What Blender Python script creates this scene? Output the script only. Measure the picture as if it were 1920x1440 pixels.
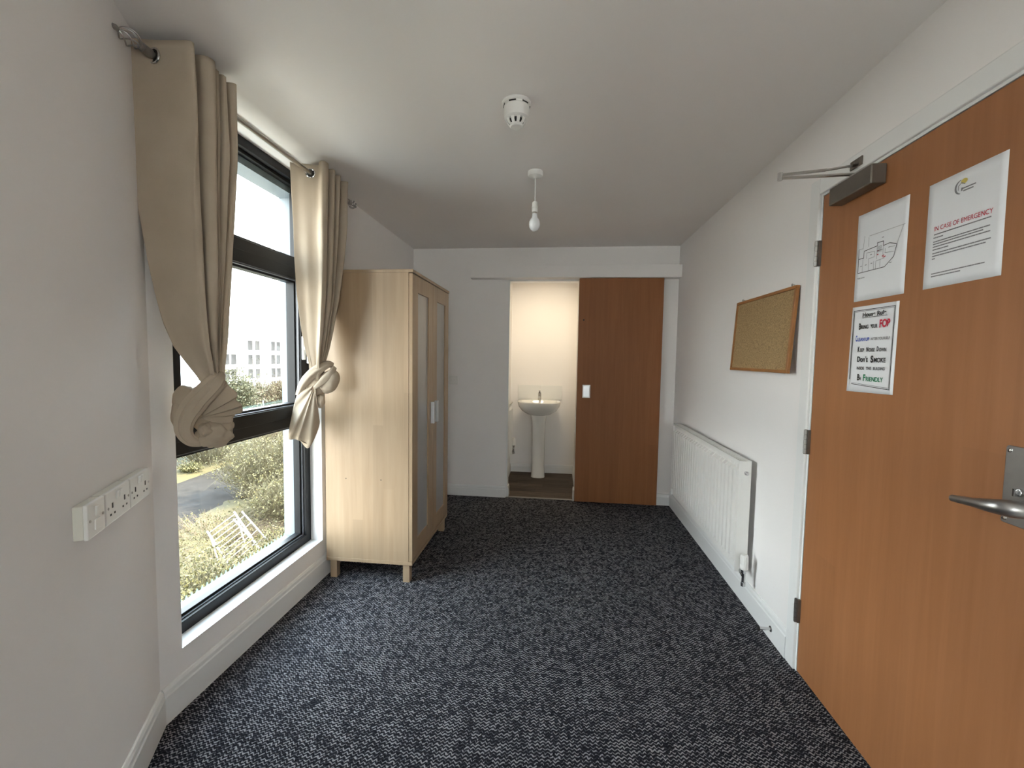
import bpy, bmesh, math, random
import numpy as np
from mathutils import Vector, Matrix, noise
random.seed(7)
PI = math.pi
scene = bpy.context.scene
for o in list(bpy.data.objects): bpy.data.objects.remove(o)
C = scene.collection

# ------------------------------------------------------------------ camera
XL, XR, D, H = -1.365, 1.046, 3.970, 2.321
cd = bpy.data.cameras.new('camera'); cam = bpy.data.objects.new('camera', cd); C.objects.link(cam)
pitch, yaw, roll = 0.0612243, 0.1052732, 0.0154522
F = Vector((-math.sin(yaw)*math.cos(pitch), math.cos(yaw)*math.cos(pitch), -math.sin(pitch)))
R0 = Vector((math.cos(yaw), math.sin(yaw), 0)); U0 = R0.cross(F)
R1 = R0*math.cos(roll)+U0*math.sin(roll); U1 = -R0*math.sin(roll)+U0*math.cos(roll)
m = Matrix((R1, U1, -F)).transposed().to_4x4(); m.translation = (0, 0, 1.3195)
cam.matrix_world = m
cd.sensor_width = 36; cd.lens = 805.655/1920*36; cd.clip_start = 0.02; cd.clip_end = 400
scene.camera = cam
scene.view_settings.view_transform = 'Standard'; scene.view_settings.look = 'None'
scene.view_settings.gamma = 1; scene.view_settings.use_curve_mapping = False
scene.view_settings.exposure = 1.46
# ------------------------------------------------------------------ sky, sun, lamps
SKY = 7.0
w = bpy.data.worlds.new('hazy_sky'); scene.world = w; w.use_nodes = True
nt = w.node_tree; bg = nt.nodes['Background']
tc = nt.nodes.new('ShaderNodeTexCoord'); sx = nt.nodes.new('ShaderNodeSeparateXYZ'); cr = nt.nodes.new('ShaderNodeValToRGB')
nt.links.new(tc.outputs['Generated'], sx.inputs[0]); nt.links.new(sx.outputs['Z'], cr.inputs[0]); nt.links.new(cr.outputs[0], bg.inputs[0])
cr.color_ramp.elements[0].position = 0.0; cr.color_ramp.elements[0].color = (1.0, 0.965, 0.93, 1)
cr.color_ramp.elements[1].position = 0.7; cr.color_ramp.elements[1].color = (0.72, 0.85, 1.0, 1)
bg.inputs[1].default_value = SKY
def sun_from(d, energy, col, angle):
    l = bpy.data.lights.new('sun', 'SUN'); l.energy = energy; l.color = col; l.angle = math.radians(angle)
    o = bpy.data.objects.new('sun', l); C.objects.link(o)
    o.rotation_euler = Vector(d).to_track_quat('Z', 'Y').to_euler(); return o
sun_from((0.55, 0.35, 0.75), 15.0, (1.0, 0.82, 0.58), 1.5)
al = bpy.data.lights.new('bathroom_lamp', 'AREA'); al.shape = 'RECTANGLE'; al.size = 0.5; al.size_y = 0.12; al.energy = 2.0; al.spread = math.radians(130); al.color = (1.0, 0.85, 0.60)
ao = bpy.data.objects.new('bathroom_lamp', al); C.objects.link(ao); ao.location = (-0.13, 4.12, 2.20); ao.rotation_euler = Vector((0, -0.78, 1.75)).to_track_quat('Z', 'Y').to_euler()

# ------------------------------------------------------------------ materials
def ramp2(n, a, b, pa=0.0, pb=1.0):
    n.color_ramp.elements[0].position = pa; n.color_ramp.elements[1].position = pb
    n.color_ramp.elements[0].color = (*a, 1); n.color_ramp.elements[1].color = (*b, 1)
def mat(name, col, rough=0.5, metal=0.0, var=0.06, scale=6.0, stretch=(1, 1, 1), bump=0.0, bscale=None, spec=0.5, rnd=0.0, coat=0.0):
    M = bpy.data.materials.new(name); M.use_nodes = True; nt = M.node_tree; b = nt.nodes['Principled BSDF']
    b.inputs['Roughness'].default_value = rough; b.inputs['Metallic'].default_value = metal
    b.inputs['Specular IOR Level'].default_value = spec; b.inputs['Coat Weight'].default_value = coat
    tc = nt.nodes.new('ShaderNodeTexCoord'); mp = nt.nodes.new('ShaderNodeMapping'); mp.inputs['Scale'].default_value = stretch
    no = nt.nodes.new('ShaderNodeTexNoise'); no.inputs['Scale'].default_value = scale; no.inputs['Detail'].default_value = 5
    nt.links.new(tc.outputs['Object'], mp.inputs[0]); nt.links.new(mp.outputs[0], no.inputs['Vector'])
    rp = nt.nodes.new('ShaderNodeValToRGB'); nt.links.new(no.outputs['Fac'], rp.inputs[0])
    ramp2(rp, tuple(c*(1-var) for c in col), tuple(min(1, c*(1+var)) for c in col), 0.3, 0.7)
    out = rp.outputs[0]
    if rnd:
        oi = nt.nodes.new('ShaderNodeObjectInfo'); mr = nt.nodes.new('ShaderNodeMapRange')
        mr.inputs['To Min'].default_value = 1-rnd; mr.inputs['To Max'].default_value = 1+rnd
        nt.links.new(oi.outputs['Random'], mr.inputs['Value'])
        vm = nt.nodes.new('ShaderNodeVectorMath'); vm.operation = 'SCALE'
        nt.links.new(out, vm.inputs[0]); nt.links.new(mr.outputs[0], vm.inputs['Scale']); out = vm.outputs[0]
    nt.links.new(out, b.inputs['Base Color'])
    if bump:
        n2 = nt.nodes.new('ShaderNodeTexNoise'); n2.inputs['Scale'].default_value = bscale or scale*8; n2.inputs['Detail'].default_value = 3
        nt.links.new(mp.outputs[0], n2.inputs['Vector'])
        bp = nt.nodes.new('ShaderNodeBump'); bp.inputs['Strength'].default_value = bump; bp.inputs['Distance'].default_value = 0.002
        nt.links.new(n2.outputs['Fac'], bp.inputs['Height']); nt.links.new(bp.outputs[0], b.inputs['Normal'])
    return M
WALL = mat('painted_plaster', (0.86, 0.835, 0.82), 0.75, var=0.012, scale=2, bump=0.12, bscale=90, spec=0.3)
CEIL = mat('ceiling_paint', (0.86, 0.825, 0.795), 0.8, var=0.012, scale=2, bump=0.1, bscale=90, spec=0.3)
GLOSSW = mat('white_gloss_paint', (0.80, 0.80, 0.79), 0.32, var=0.015, scale=3)
RADW = mat('white_radiator_enamel', (0.82, 0.81, 0.78), 0.3, var=0.01)
PLASTIC = mat('white_plastic', (0.80, 0.79, 0.76), 0.35, var=0.01)
CREAMP = mat('cream_plastic', (0.72, 0.70, 0.62), 0.4, var=0.01)
CERAM = mat('white_ceramic', (0.80, 0.80, 0.78), 0.08, var=0.01, coat=0.3)
CHROME = mat('chrome', (0.62, 0.62, 0.62), 0.12, 1.0, var=0.02)
STEEL = mat('satin_steel', (0.36, 0.35, 0.34), 0.36, 1.0, var=0.05, scale=40)
NICKEL = mat('brushed_nickel', (0.42, 0.40, 0.37), 0.3, 1.0, var=0.04, scale=30)
BRONZE = mat('bronze_closer_paint', (0.15, 0.13, 0.11), 0.38, 0.4, var=0.05, scale=30)
BLACKF = mat('black_window_frame', (0.010, 0.0105, 0.012), 0.42, var=0.1, scale=20, spec=0.25)
GREYF = mat('grey_gasket_highlight', (0.10, 0.105, 0.12), 0.35, var=0.08)
OUTW = mat('pale_grey_blue_cladding', (0.1656, 0.1949, 0.2192), 0.6, var=0.02)
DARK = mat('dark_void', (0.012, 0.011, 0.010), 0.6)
BLACKP = mat('black_print', (0.02, 0.02, 0.02), 0.7); GREYP = mat('grey_print', (0.22, 0.22, 0.23), 0.7)
LGREYP = mat('light_grey_print', (0.50, 0.50, 0.51), 0.7)
REDP = mat('red_print', (0.55, 0.02, 0.05), 0.7); BLUEP = mat('blue_print', (0.05, 0.10, 0.50), 0.7)
GREENP = mat('green_print', (0.02, 0.22, 0.10), 0.7); YELP = mat('yellow_print', (0.62, 0.50, 0.12), 0.7)
PAPER = mat('white_paper', (0.80, 0.81, 0.83), 0.6, var=0.01)
FROST = mat('frosted_grey_glass', (0.33, 0.33, 0.33), 0.33, var=0.02, coat=0.2)
SILVER = mat('silver_handle', (0.62, 0.64, 0.66), 0.35, 0.6, var=0.02)
CORK = mat('cork', (0.36, 0.24, 0.115), 0.9, var=0.35, scale=160, bump=0.4, bscale=220)
PINE = mat('oak_board_frame', (0.33, 0.135, 0.035), 0.42, var=0.18, scale=14, stretch=(3, 1, 1))
def woodmat(name, c1, c2, plank=0.0, axis='X', stretch=(14, 14, 0.7), rough=0.4, tone=0.10, grain=1.0):
    M = bpy.data.materials.new(name); M.use_nodes = True; nt = M.node_tree; b = nt.nodes['Principled BSDF']; L = nt.links.new
    b.inputs['Roughness'].default_value = rough
    tc = nt.nodes.new('ShaderNodeTexCoord'); mp = nt.nodes.new('ShaderNodeMapping'); mp.inputs['Scale'].default_value = stretch
    L(tc.outputs['Object'], mp.inputs[0])
    n1 = nt.nodes.new('ShaderNodeTexNoise'); n1.inputs['Scale'].default_value = 2.2; n1.inputs['Detail'].default_value = 7; n1.inputs['Roughness'].default_value = 0.62; n1.inputs['Distortion'].default_value = 0.4
    L(mp.outputs[0], n1.inputs['Vector'])
    rp = nt.nodes.new('ShaderNodeValToRGB'); ramp2(rp, c1, c2, 0.32, 0.68); L(n1.outputs['Fac'], rp.inputs[0])
    out = rp.outputs[0]
    if plank:
        sp = nt.nodes.new('ShaderNodeSeparateXYZ'); L(tc.outputs['Object'], sp.inputs[0])
        ad = nt.nodes.new('ShaderNodeMath'); ad.operation = 'ADD'; L(sp.outputs['X'], ad.inputs[0]); L(sp.outputs['Y'], ad.inputs[1])
        dv = nt.nodes.new('ShaderNodeMath'); dv.operation = 'DIVIDE'; L(ad.outputs[0], dv.inputs[0]); dv.inputs[1].default_value = plank
        fl = nt.nodes.new('ShaderNodeMath'); fl.operation = 'FLOOR'; L(dv.outputs[0], fl.inputs[0])
        # long strips broken in length
        z = nt.nodes.new('ShaderNodeMath'); z.operation = 'MULTIPLY_ADD'; L(fl.outputs[0], z.inputs[0]); z.inputs[1].default_value = 0.37; L(sp.outputs['Z'], z.inputs[2])
        z2 = nt.nodes.new('ShaderNodeMath'); z2.operation = 'DIVIDE'; L(z.outputs[0], z2.inputs[0]); z2.inputs[1].default_value = 1.3
        zf = nt.nodes.new('ShaderNodeMath'); zf.operation = 'FLOOR'; L(z2.outputs[0], zf.inputs[0])
        cb = nt.nodes.new('ShaderNodeCombineXYZ'); L(fl.outputs[0], cb.inputs[0]); L(zf.outputs[0], cb.inputs[1])
        wn = nt.nodes.new('ShaderNodeTexWhiteNoise'); wn.noise_dimensions = '3D'; L(cb.outputs[0], wn.inputs['Vector'])
        mr = nt.nodes.new('ShaderNodeMapRange'); mr.inputs['To Min'].default_value = 1-tone; mr.inputs['To Max'].default_value = 1+tone; L(wn.outputs['Value'], mr.inputs['Value'])
        vm = nt.nodes.new('ShaderNodeVectorMath'); vm.operation = 'SCALE'; L(out, vm.inputs[0]); L(mr.outputs[0], vm.inputs['Scale']); out = vm.outputs[0]
    L(out, b.inputs['Base Color'])
    return M
BIRCH = woodmat('birch_veneer', (0.335, 0.232, 0.142), (0.395, 0.285, 0.182), plank=0.062, tone=0.07, rough=0.38)
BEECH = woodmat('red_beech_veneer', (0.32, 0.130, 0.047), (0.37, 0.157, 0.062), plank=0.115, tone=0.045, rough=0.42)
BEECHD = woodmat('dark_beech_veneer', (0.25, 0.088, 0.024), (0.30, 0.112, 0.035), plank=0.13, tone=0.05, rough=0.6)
VINYL = mat('brown_vinyl_plank', (0.070, 0.050, 0.036), 0.55, var=0.45, scale=5, stretch=(1.5, 14, 1), rnd=0.45, spec=0.25)

def carpet():
    M = bpy.data.materials.new('charcoal_loop_carpet'); M.use_nodes = True; nt = M.node_tree; b = nt.nodes['Principled BSDF']; L = nt.links.new
    b.inputs['Roughness'].default_value = 0.95; b.inputs['Specular IOR Level'].default_value = 0.15
    tc = nt.nodes.new('ShaderNodeTexCoord'); sp = nt.nodes.new('ShaderNodeSeparateXYZ'); L(tc.outputs['Object'], sp.inputs[0])
    def mth(op, a, c=None, d=None):
        n = nt.nodes.new('ShaderNodeMath'); n.operation = op
        for i, v in enumerate((a, c, d)):
            if v is None: continue
            if isinstance(v, (int, float)): n.inputs[i].default_value = v
            else: L(v, n.inputs[i])
        return n.outputs[0]
    n0 = nt.nodes.new('ShaderNodeTexNoise'); n0.inputs['Scale'].default_value = 42; n0.inputs['Detail'].default_value = 2; L(tc.outputs['Object'], n0.inputs['Vector'])
    wob = mth('MULTIPLY', mth('SUBTRACT', n0.outputs['Fac'], 0.5), 0.016)
    xx = mth('ADD', sp.outputs['X'], wob); yy = mth('ADD', sp.outputs['Y'], mth('MULTIPLY', wob, 0.6))
    sxn = mth('SINE', mth('MULTIPLY', xx, 2*PI/0.018))
    row = mth('SINE', mth('ADD', mth('MULTIPLY', yy, 2*PI/0.0135), mth('MULTIPLY', sxn, 1.7)))
    # broken into short flecks
    vo = nt.nodes.new('ShaderNodeTexVoronoi'); vo.inputs['Scale'].default_value = 78; vo.inputs['Randomness'].default_value = 0.9; L(tc.outputs['Object'], vo.inputs['Vector'])
    fle = mth('ADD', row, mth('MULTIPLY', mth('SUBTRACT', vo.outputs['Color'], 0.5), 1.9))
    n2 = nt.nodes.new('ShaderNodeTexNoise'); n2.inputs['Scale'].default_value = 260; n2.inputs['Detail'].default_value = 2; L(tc.outputs['Object'], n2.inputs['Vector'])
    fle = mth('ADD', fle, mth('MULTIPLY', mth('SUBTRACT', n2.outputs['Fac'], 0.5), 1.6))
    rp = nt.nodes.new('ShaderNodeValToRGB'); L(mth('MULTIPLY_ADD', fle, 0.5, 0.5), rp.inputs[0])
    e = rp.color_ramp.elements; e[0].position = 0.30; e[0].color = (0.010, 0.010, 0.014, 1); e[1].position = 1.15 if False else 1.0; e[1].color = (0.30, 0.29, 0.30, 1)
    q = rp.color_ramp.elements.new(0.60); q.color = (0.016, 0.016, 0.024, 1); q = rp.color_ramp.elements.new(0.82); q.color = (0.13, 0.128, 0.14, 1)
    L(rp.outputs[0], b.inputs['Base Color'])
    bp = nt.nodes.new('ShaderNodeBump'); bp.inputs['Strength'].default_value = 0.7; bp.inputs['Distance'].default_value = 0.004
    L(mth('ADD', row, mth('MULTIPLY', n2.outputs['Fac'], 0.8)), bp.inputs['Height']); L(bp.outputs[0], b.inputs['Normal'])
    return M
CARPET = carpet()
def clothmat():
    M = bpy.data.materials.new('cream_curtain_cloth'); M.use_nodes = True; nt = M.node_tree; b = nt.nodes['Principled BSDF']; L = nt.links.new
    out = nt.nodes['Material Output']; b.inputs['Roughness'].default_value = 0.85; b.inputs['Specular IOR Level'].default_value = 0.1
    tc = nt.nodes.new('ShaderNodeTexCoord'); no = nt.nodes.new('ShaderNodeTexNoise'); no.inputs['Scale'].default_value = 7; no.inputs['Detail'].default_value = 6
    L(tc.outputs['Object'], no.inputs['Vector']); rp = nt.nodes.new('ShaderNodeValToRGB'); ramp2(rp, (0.47, 0.39, 0.295), (0.54, 0.455, 0.355), 0.3, 0.7); L(no.outputs['Fac'], rp.inputs[0]); L(rp.outputs[0], b.inputs['Base Color'])
    tr = nt.nodes.new('ShaderNodeBsdfTranslucent'); tr.inputs['Color'].default_value = (0.50, 0.38, 0.26, 1)
    mx = nt.nodes.new('ShaderNodeMixShader'); mx.inputs[0].default_value = 0.16; L(b.outputs[0], mx.inputs[1]); L(tr.outputs[0], mx.inputs[2]); L(mx.outputs[0], out.inputs[0])
    n2 = nt.nodes.new('ShaderNodeTexNoise'); n2.inputs['Scale'].default_value = 420; L(tc.outputs['Object'], n2.inputs['Vector'])
    bp = nt.nodes.new('ShaderNodeBump'); bp.inputs['Strength'].default_value = 0.25; bp.inputs['Distance'].default_value = 0.001; L(n2.outputs['Fac'], bp.inputs['Height']); L(bp.outputs[0], b.inputs['Normal'])
    return M
CLOTH = clothmat()
def glassmat():
    M = bpy.data.materials.new('window_glass'); M.use_nodes = True; nt = M.node_tree; L = nt.links.new
    nt.nodes.remove(nt.nodes['Principled BSDF']); out = nt.nodes['Material Output']
    t = nt.nodes.new('ShaderNodeBsdfTransparent'); t.inputs[0].default_value = (0.94, 0.97, 0.96, 1)
    g = nt.nodes.new('ShaderNodeBsdfGlossy'); g.inputs['Roughness'].default_value = 0.02
    lw = nt.nodes.new('ShaderNodeLayerWeight'); pw = nt.nodes.new('ShaderNodeMath'); pw.operation = 'POWER'; pw.inputs[1].default_value = 4; L(lw.outputs['Facing'], pw.inputs[0])
    fr = nt.nodes.new('ShaderNodeMath'); fr.operation = 'MULTIPLY_ADD'; fr.inputs[1].default_value = 0.6; fr.inputs[2].default_value = 0.025; L(pw.outputs[0], fr.inputs[0])
    lw.inputs[0].default_value = 0.5
    mx = nt.nodes.new('ShaderNodeMixShader'); L(fr.outputs[0], mx.inputs[0]); L(t.outputs[0], mx.inputs[1]); L(g.outputs[0], mx.inputs[2]); L(mx.outputs[0], out.inputs[0])
    return M
GLASS = glassmat()
# outdoor materials
def groundmat():
    M = bpy.data.materials.new('waste_ground'); M.use_nodes = True; nt = M.node_tree; b = nt.nodes['Principled BSDF']; L = nt.links.new
    b.inputs['Roughness'].default_value = 0.95; b.inputs['Specular IOR Level'].default_value = 0.1
    tc = nt.nodes.new('ShaderNodeTexCoord'); n = nt.nodes.new('ShaderNodeTexNoise'); n.inputs['Scale'].default_value = 0.55; n.inputs['Detail'].default_value = 9; n.inputs['Roughness'].default_value = 0.7
    L(tc.outputs['Object'], n.inputs['Vector']); rp = nt.nodes.new('ShaderNodeValToRGB'); L(n.outputs['Fac'], rp.inputs[0])
    ramp2(rp, (0.024, 0.020, 0.016), (0.044, 0.036, 0.010), 0.40, 0.66)
    e = rp.color_ramp.elements.new(0.55); e.color = (0.034, 0.026, 0.014, 1)
    L(rp.outputs[0], b.inputs['Base Color']); return M
GROUND = groundmat()
PATH = mat('grey_tarmac', (0.0190, 0.0174, 0.0163), 0.95, var=0.3, scale=1.5, spec=0.1)
BANK = mat('mossy_bank', (0.0395, 0.0320, 0.0091), 0.95, var=0.35, scale=1.2)
TWIG = mat('pale_yellow_twigs', (0.0629, 0.0527, 0.0244), 0.8, var=0.3, scale=3)
LEAF = mat('yellow_green_leaves', (0.0609, 0.0548, 0.0142), 0.7, var=0.35, scale=2)
TWIG2 = mat('orange_brown_twigs', (0.0650, 0.0427, 0.0223), 0.8, var=0.3, scale=3)
LEAF2 = mat('dull_green_leaves', (0.0406, 0.0406, 0.0162), 0.7, var=0.35, scale=2)
GFENCE = mat('green_fence_paint', (0.0234, 0.0675, 0.0469), 0.5)
NET = mat('teal_netting', (0.0322, 0.0703, 0.0675), 0.6)
WHITEM = mat('white_painted_metal', (0.1705, 0.1624, 0.1543), 0.5)
BLDW = mat('white_render', (0.62, 0.63, 0.63), 0.8, var=0.02, scale=0.3)
BLDG = mat('grey_glass_windows', (0.030, 0.031, 0.034), 0.9, var=0.4, scale=0.4, spec=0.05)
REDM = mat('red_brick', (0.0677, 0.0158, 0.0135), 0.8)
POLE = mat('pale_pole_paint', (0.0812, 0.0833, 0.0812), 0.5)

# ------------------------------------------------------------------ helpers
def tag(o, label=None, cat=None, group=None, kind=None):
    if label: o['label'] = label
    if cat: o['category'] = cat
    if group: o['group'] = group
    if kind: o['kind'] = kind
    return o
def obj(name, bm, material, parent=None, smooth=False, bevel=0.0, seg=2):
    me = bpy.data.meshes.new(name)
    bmesh.ops.recalc_face_normals(bm, faces=bm.faces)
    bm.to_mesh(me); bm.free(); me.materials.append(material)
    if smooth:
        for p in me.polygons: p.use_smooth = True
        try: me.set_sharp_from_angle(angle=math.radians(40))
        except Exception: pass
    o = bpy.data.objects.new(name, me); C.objects.link(o)
    if parent: o.parent = parent
    if bevel:
        b = o.modifiers.new('bevel', 'BEVEL'); b.width = bevel; b.segments = seg; b.limit_method = 'ANGLE'; b.angle_limit = math.radians(40)
    return o
def empty(name, loc=(0, 0, 0), label=None, cat=None, group=None, rot=0):
    o = bpy.data.objects.new(name, None); C.objects.link(o); o.location = loc; o.rotation_euler = (0, 0, rot); o.empty_display_size = 0.05
    return tag(o, label, cat, group)
def copy_tree(o, parent=None):
    c = o.copy(); C.objects.link(c); c.parent = parent
    for ch in list(o.children): copy_tree(ch, c)
    return c
def bx(bm, x0, x1, y0, y1, z0, z1, M=None):
    r = bmesh.ops.create_cube(bm, size=1.0)['verts']
    S = Matrix.Translation(((x0+x1)/2, (y0+y1)/2, (z0+z1)/2)) @ Matrix.Diagonal((abs(x1-x0), abs(y1-y0), abs(z1-z0), 1))
    bmesh.ops.transform(bm, matrix=(M @ S) if M else S, verts=r)
def B(): return bmesh.new()
def box(name, a, material, parent=None, bevel=0.0, M=None):
    bm = B(); bx(bm, *a, M=M); return obj(name, bm, material, parent, bevel=bevel)
def lathe(bm, prof, n=32, M=None, cap=True):
    rings = []
    for r, z in prof:
        rings.append([bm.verts.new((r*math.cos(2*PI*i/n), r*math.sin(2*PI*i/n), z)) for i in range(n)] if r > 1e-6 else [bm.verts.new((0, 0, z))])
    for a, b in zip(rings, rings[1:]):
        for i in range(n):
            j = (i+1) % n
            if len(a) == 1 and len(b) == 1: continue
            if len(a) == 1: bm.faces.new((a[0], b[i], b[j]))
            elif len(b) == 1: bm.faces.new((a[i], a[j], b[0]))
            else: bm.faces.new((a[i], a[j], b[j], b[i]))
    if cap:
        for rg in (rings[0], rings[-1]):
            if len(rg) > 1: bm.faces.new(rg)
    if M: bmesh.ops.transform(bm, matrix=M, verts=[v for rg in rings for v in rg])
def frame_at(t, ref=Vector((0, 0, 1))):
    t = t.normalized()
    if abs(t.dot(ref)) > 0.95: ref = Vector((0, 1, 0)) if abs(t.y) < 0.9 else Vector((1, 0, 0))
    n = t.cross(ref).normalized(); return n, n.cross(t).normalized()
def tube(bm, pts, rad, n=10, cap=True, flat=1.0):
    pts = [Vector(p) for p in pts]; rings = []
    for i, p in enumerate(pts):
        t = pts[min(i+1, len(pts)-1)] - pts[max(i-1, 0)]
        a, b = frame_at(t); r = rad[i] if isinstance(rad, (list, tuple)) else rad
        rings.append([bm.verts.new(p+a*r*math.cos(2*PI*k/n)+b*r*flat*math.sin(2*PI*k/n)) for k in range(n)])
    for A, Bq in zip(rings, rings[1:]):
        for k in range(n): bm.faces.new((A[k], A[(k+1) % n], Bq[(k+1) % n], Bq[k]))
    if cap: bm.faces.new(rings[0]); bm.faces.new(rings[-1])
def cyl(bm, p0, p1, r, n=16, r2=None): tube(bm, [p0, p1], [r, r2 if r2 is not None else r], n)
def torus(bm, c, axis, Rr, r, n=28, k=8):
    axis = Vector(axis).normalized(); a, b = frame_at(axis); c = Vector(c); rings = []
    for i in range(n):
        t = 2*PI*i/n; d = a*math.cos(t)+b*math.sin(t)
        rings.append([bm.verts.new(c+d*(Rr+r*math.cos(2*PI*j/k))+axis*r*math.sin(2*PI*j/k)) for j in range(k)])
    for i in range(n):
        A, Bq = rings[i], rings[(i+1) % n]
        for j in range(k): bm.faces.new((A[j], A[(j+1) % k], Bq[(j+1) % k], Bq[j]))
def prism(bm, poly, z0, z1, M=None):
    a = [bm.verts.new((x, y, z0)) for x, y in poly]; b = [bm.verts.new((x, y, z1)) for x, y in poly]
    bm.faces.new(a[::-1]); bm.faces.new(b)
    for i in range(len(a)): bm.faces.new((a[i], a[(i+1) % len(a)], b[(i+1) % len(a)], b[i]))
    if M: bmesh.ops.transform(bm, matrix=M, verts=a+b)
def catmull(P, n=8, closed=False):
    P = [Vector(p) for p in P]; out = []
    for i in range(len(P)-1):
        p0, p1, p2, p3 = P[max(i-1, 0)], P[i], P[i+1], P[min(i+2, len(P)-1)]
        for k in range(n):
            t = k/n
            out.append(0.5*((2*p1)+(p2-p0)*t+(2*p0-5*p1+4*p2-p3)*t*t+(3*p1-p0-3*p2+p3)*t**3))
    out.append(P[-1]); return out
def interp(tab, t):
    for (a, *va), (b, *vb) in zip(tab, tab[1:]):
        if (a <= t <= b) or (a >= t >= b):
            f = (t-a)/(b-a) if b != a else 0
            return [p+(q-p)*f for p, q in zip(va, vb)]
    return tab[-1][1:] if abs(t-tab[-1][0]) < abs(t-tab[0][0]) else tab[0][1:]
def struct(o): o['kind'] = 'structure'; return o

# ================================================================== room shell
A = math.radians(29); CN = Vector((XL, 1.305, 0)); dN = Vector((math.sin(A), -math.cos(A), 0)); nN = Vector((math.cos(A), math.sin(A), 0))
E1 = CN + dN*2.0
DOY0, DOY1 = .975, 1.905
plan = [(XR, -1.8), (XR, DOY0), (XR+.13, DOY0), (XR+.13, DOY1), (XR, DOY1), (XR, D), (XL, D), (XL, CN.y), (E1.x, E1.y), (E1.x, -1.8)]
bm = B(); prism(bm, plan, -0.12, 0.0); struct(obj('floor', bm, CARPET))
plan2 = [(XR+.1, -1.9), (XR+.1, D+.1), (XL-.1, D+.1), (XL-.1, CN.y-.05), (E1.x-.1, E1.y-.05), (E1.x-.1, -1.9)]
bm = B(); prism(bm, plan2, H, H+0.15); struct(obj('ceiling', bm, CEIL))
WY0, WY1, WZ0, WZ1 = 1.398, 2.359, 0.22, 2.296
bm = B()
for a in ((CN.y, WY0, -.1, H), (WY1, D+.1, -.1, H), (WY0, WY1, -.1, WZ0), (WY0, WY1, WZ1, H)): bx(bm, -1.49, XL, *a)
wl = struct(obj('wall_left', bm, WALL))
bm = B(); bx(bm, XR+.12, XR+.2, .7, 2.2, -.1, H); struct(obj('door_light_block', bm, WALL))  # unseen slab added behind the door to stop light leaking in
bm = B()
for a in ((CN.y-.35, WY0, -3.2, H+.3), (2.352, D+.4, -3.2, H+.3), (WY0, 2.352, -3.2, WZ0+.02), (WY0, 2.352, 2.205, H+.3)): bx(bm, -1.60, -1.492, *a)
struct(obj('wall_outside', bm, OUTW))
# near angled wall
MN = Matrix(((dN.x, nN.x, 0, CN.x), (dN.y, nN.y, 0, CN.y), (0, 0, 1, 0), (0, 0, 0, 1)))   # local: x along wall, y into room
box('wall_near_left', (-0.02, 2.0, -0.10, 0, -.1, H), WALL, M=MN)['kind'] = 'structure'
box('wall_behind_left', (E1.x-.1, E1.x, -1.8, E1.y+.02, -.1, H), WALL)['kind'] = 'structure'
bm = B()
for a in ((E1.x-.1, .02, -.1, H), (.92, XR+.1, -.1, H), (.02, .92, -.1, .90), (.02, .92, 1.85, H)): bx(bm, a[0], a[1], -1.92, -1.8, a[2], a[3])
struct(obj('wall_behind', bm, WALL))  # opening left for the added fill window
DY0, DY1, DZ = 0.975, 1.905, 2.005
bm = B()
for a in ((-1.8, DY0, -.1, H), (DY1, D+.1, -.1, H), (DY0, DY1, DZ, H)): bx(bm, XR, XR+.12, *a)
struct(obj('wall_right', bm, WALL))
OX0, OX1, OZ = -0.466, 0.190, 2.035
bm = B()
for a in ((XL-.1, OX0, -.1, H), (OX1, XR+.1, -.1, H)): bx(bm, a[0], a[1], D, D+.1, a[2], a[3])
bx(bm, OX0, OX1, D, D+.1, OZ, H); struct(obj('wall_back', bm, WALL))
# baseboards with a moulded top
def baseboard(name, p0, p1, nrm, h=0.125, t=0.015, ext0=0, ext1=0):
    p0, p1, nrm = Vector((*p0, 0)), Vector((*p1, 0)), Vector((*nrm, 0)).normalized()
    d = (p1-p0).normalized(); Lh = (p1-p0).length
    M = Matrix(((nrm.x, 0, d.x, p0.x), (nrm.y, 0, d.y, p0.y), (0, 1, 0, 0), (0, 0, 0, 1)))
    prof = [(-0.001, 0), (t, 0), (t, h-.032), (t-.003, h-.026), (t-.004, h-.012), (t-.009, h-.002), (t-.012, h), (-0.001, h)]
    bm = B(); prism(bm, prof, -ext0, Lh+ext1, M); return struct(obj(name, bm, GLOSSW, smooth=False))
baseboard('baseboard_left', (XL, CN.y), (XL, D), (1, 0), h=0.13, ext0=-0.004)
baseboard('baseboard_near_left', (CN.x, CN.y), (E1.x, E1.y), (nN.x, nN.y), h=0.13, ext0=-0.004)
baseboard('baseboard_right', (XR, 1.958), (XR, D), (-1, 0), h=0.13)
baseboard('baseboard_right_near', (XR, -1.8), (XR, 0.93), (-1, 0), h=0.13)
baseboard('baseboard_back_left', (XL, D), (OX0, D), (0, -1), h=0.105)
baseboard('baseboard_back_right', (OX1+.01, D), (XR, D), (0, -1), h=0.105)
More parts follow.
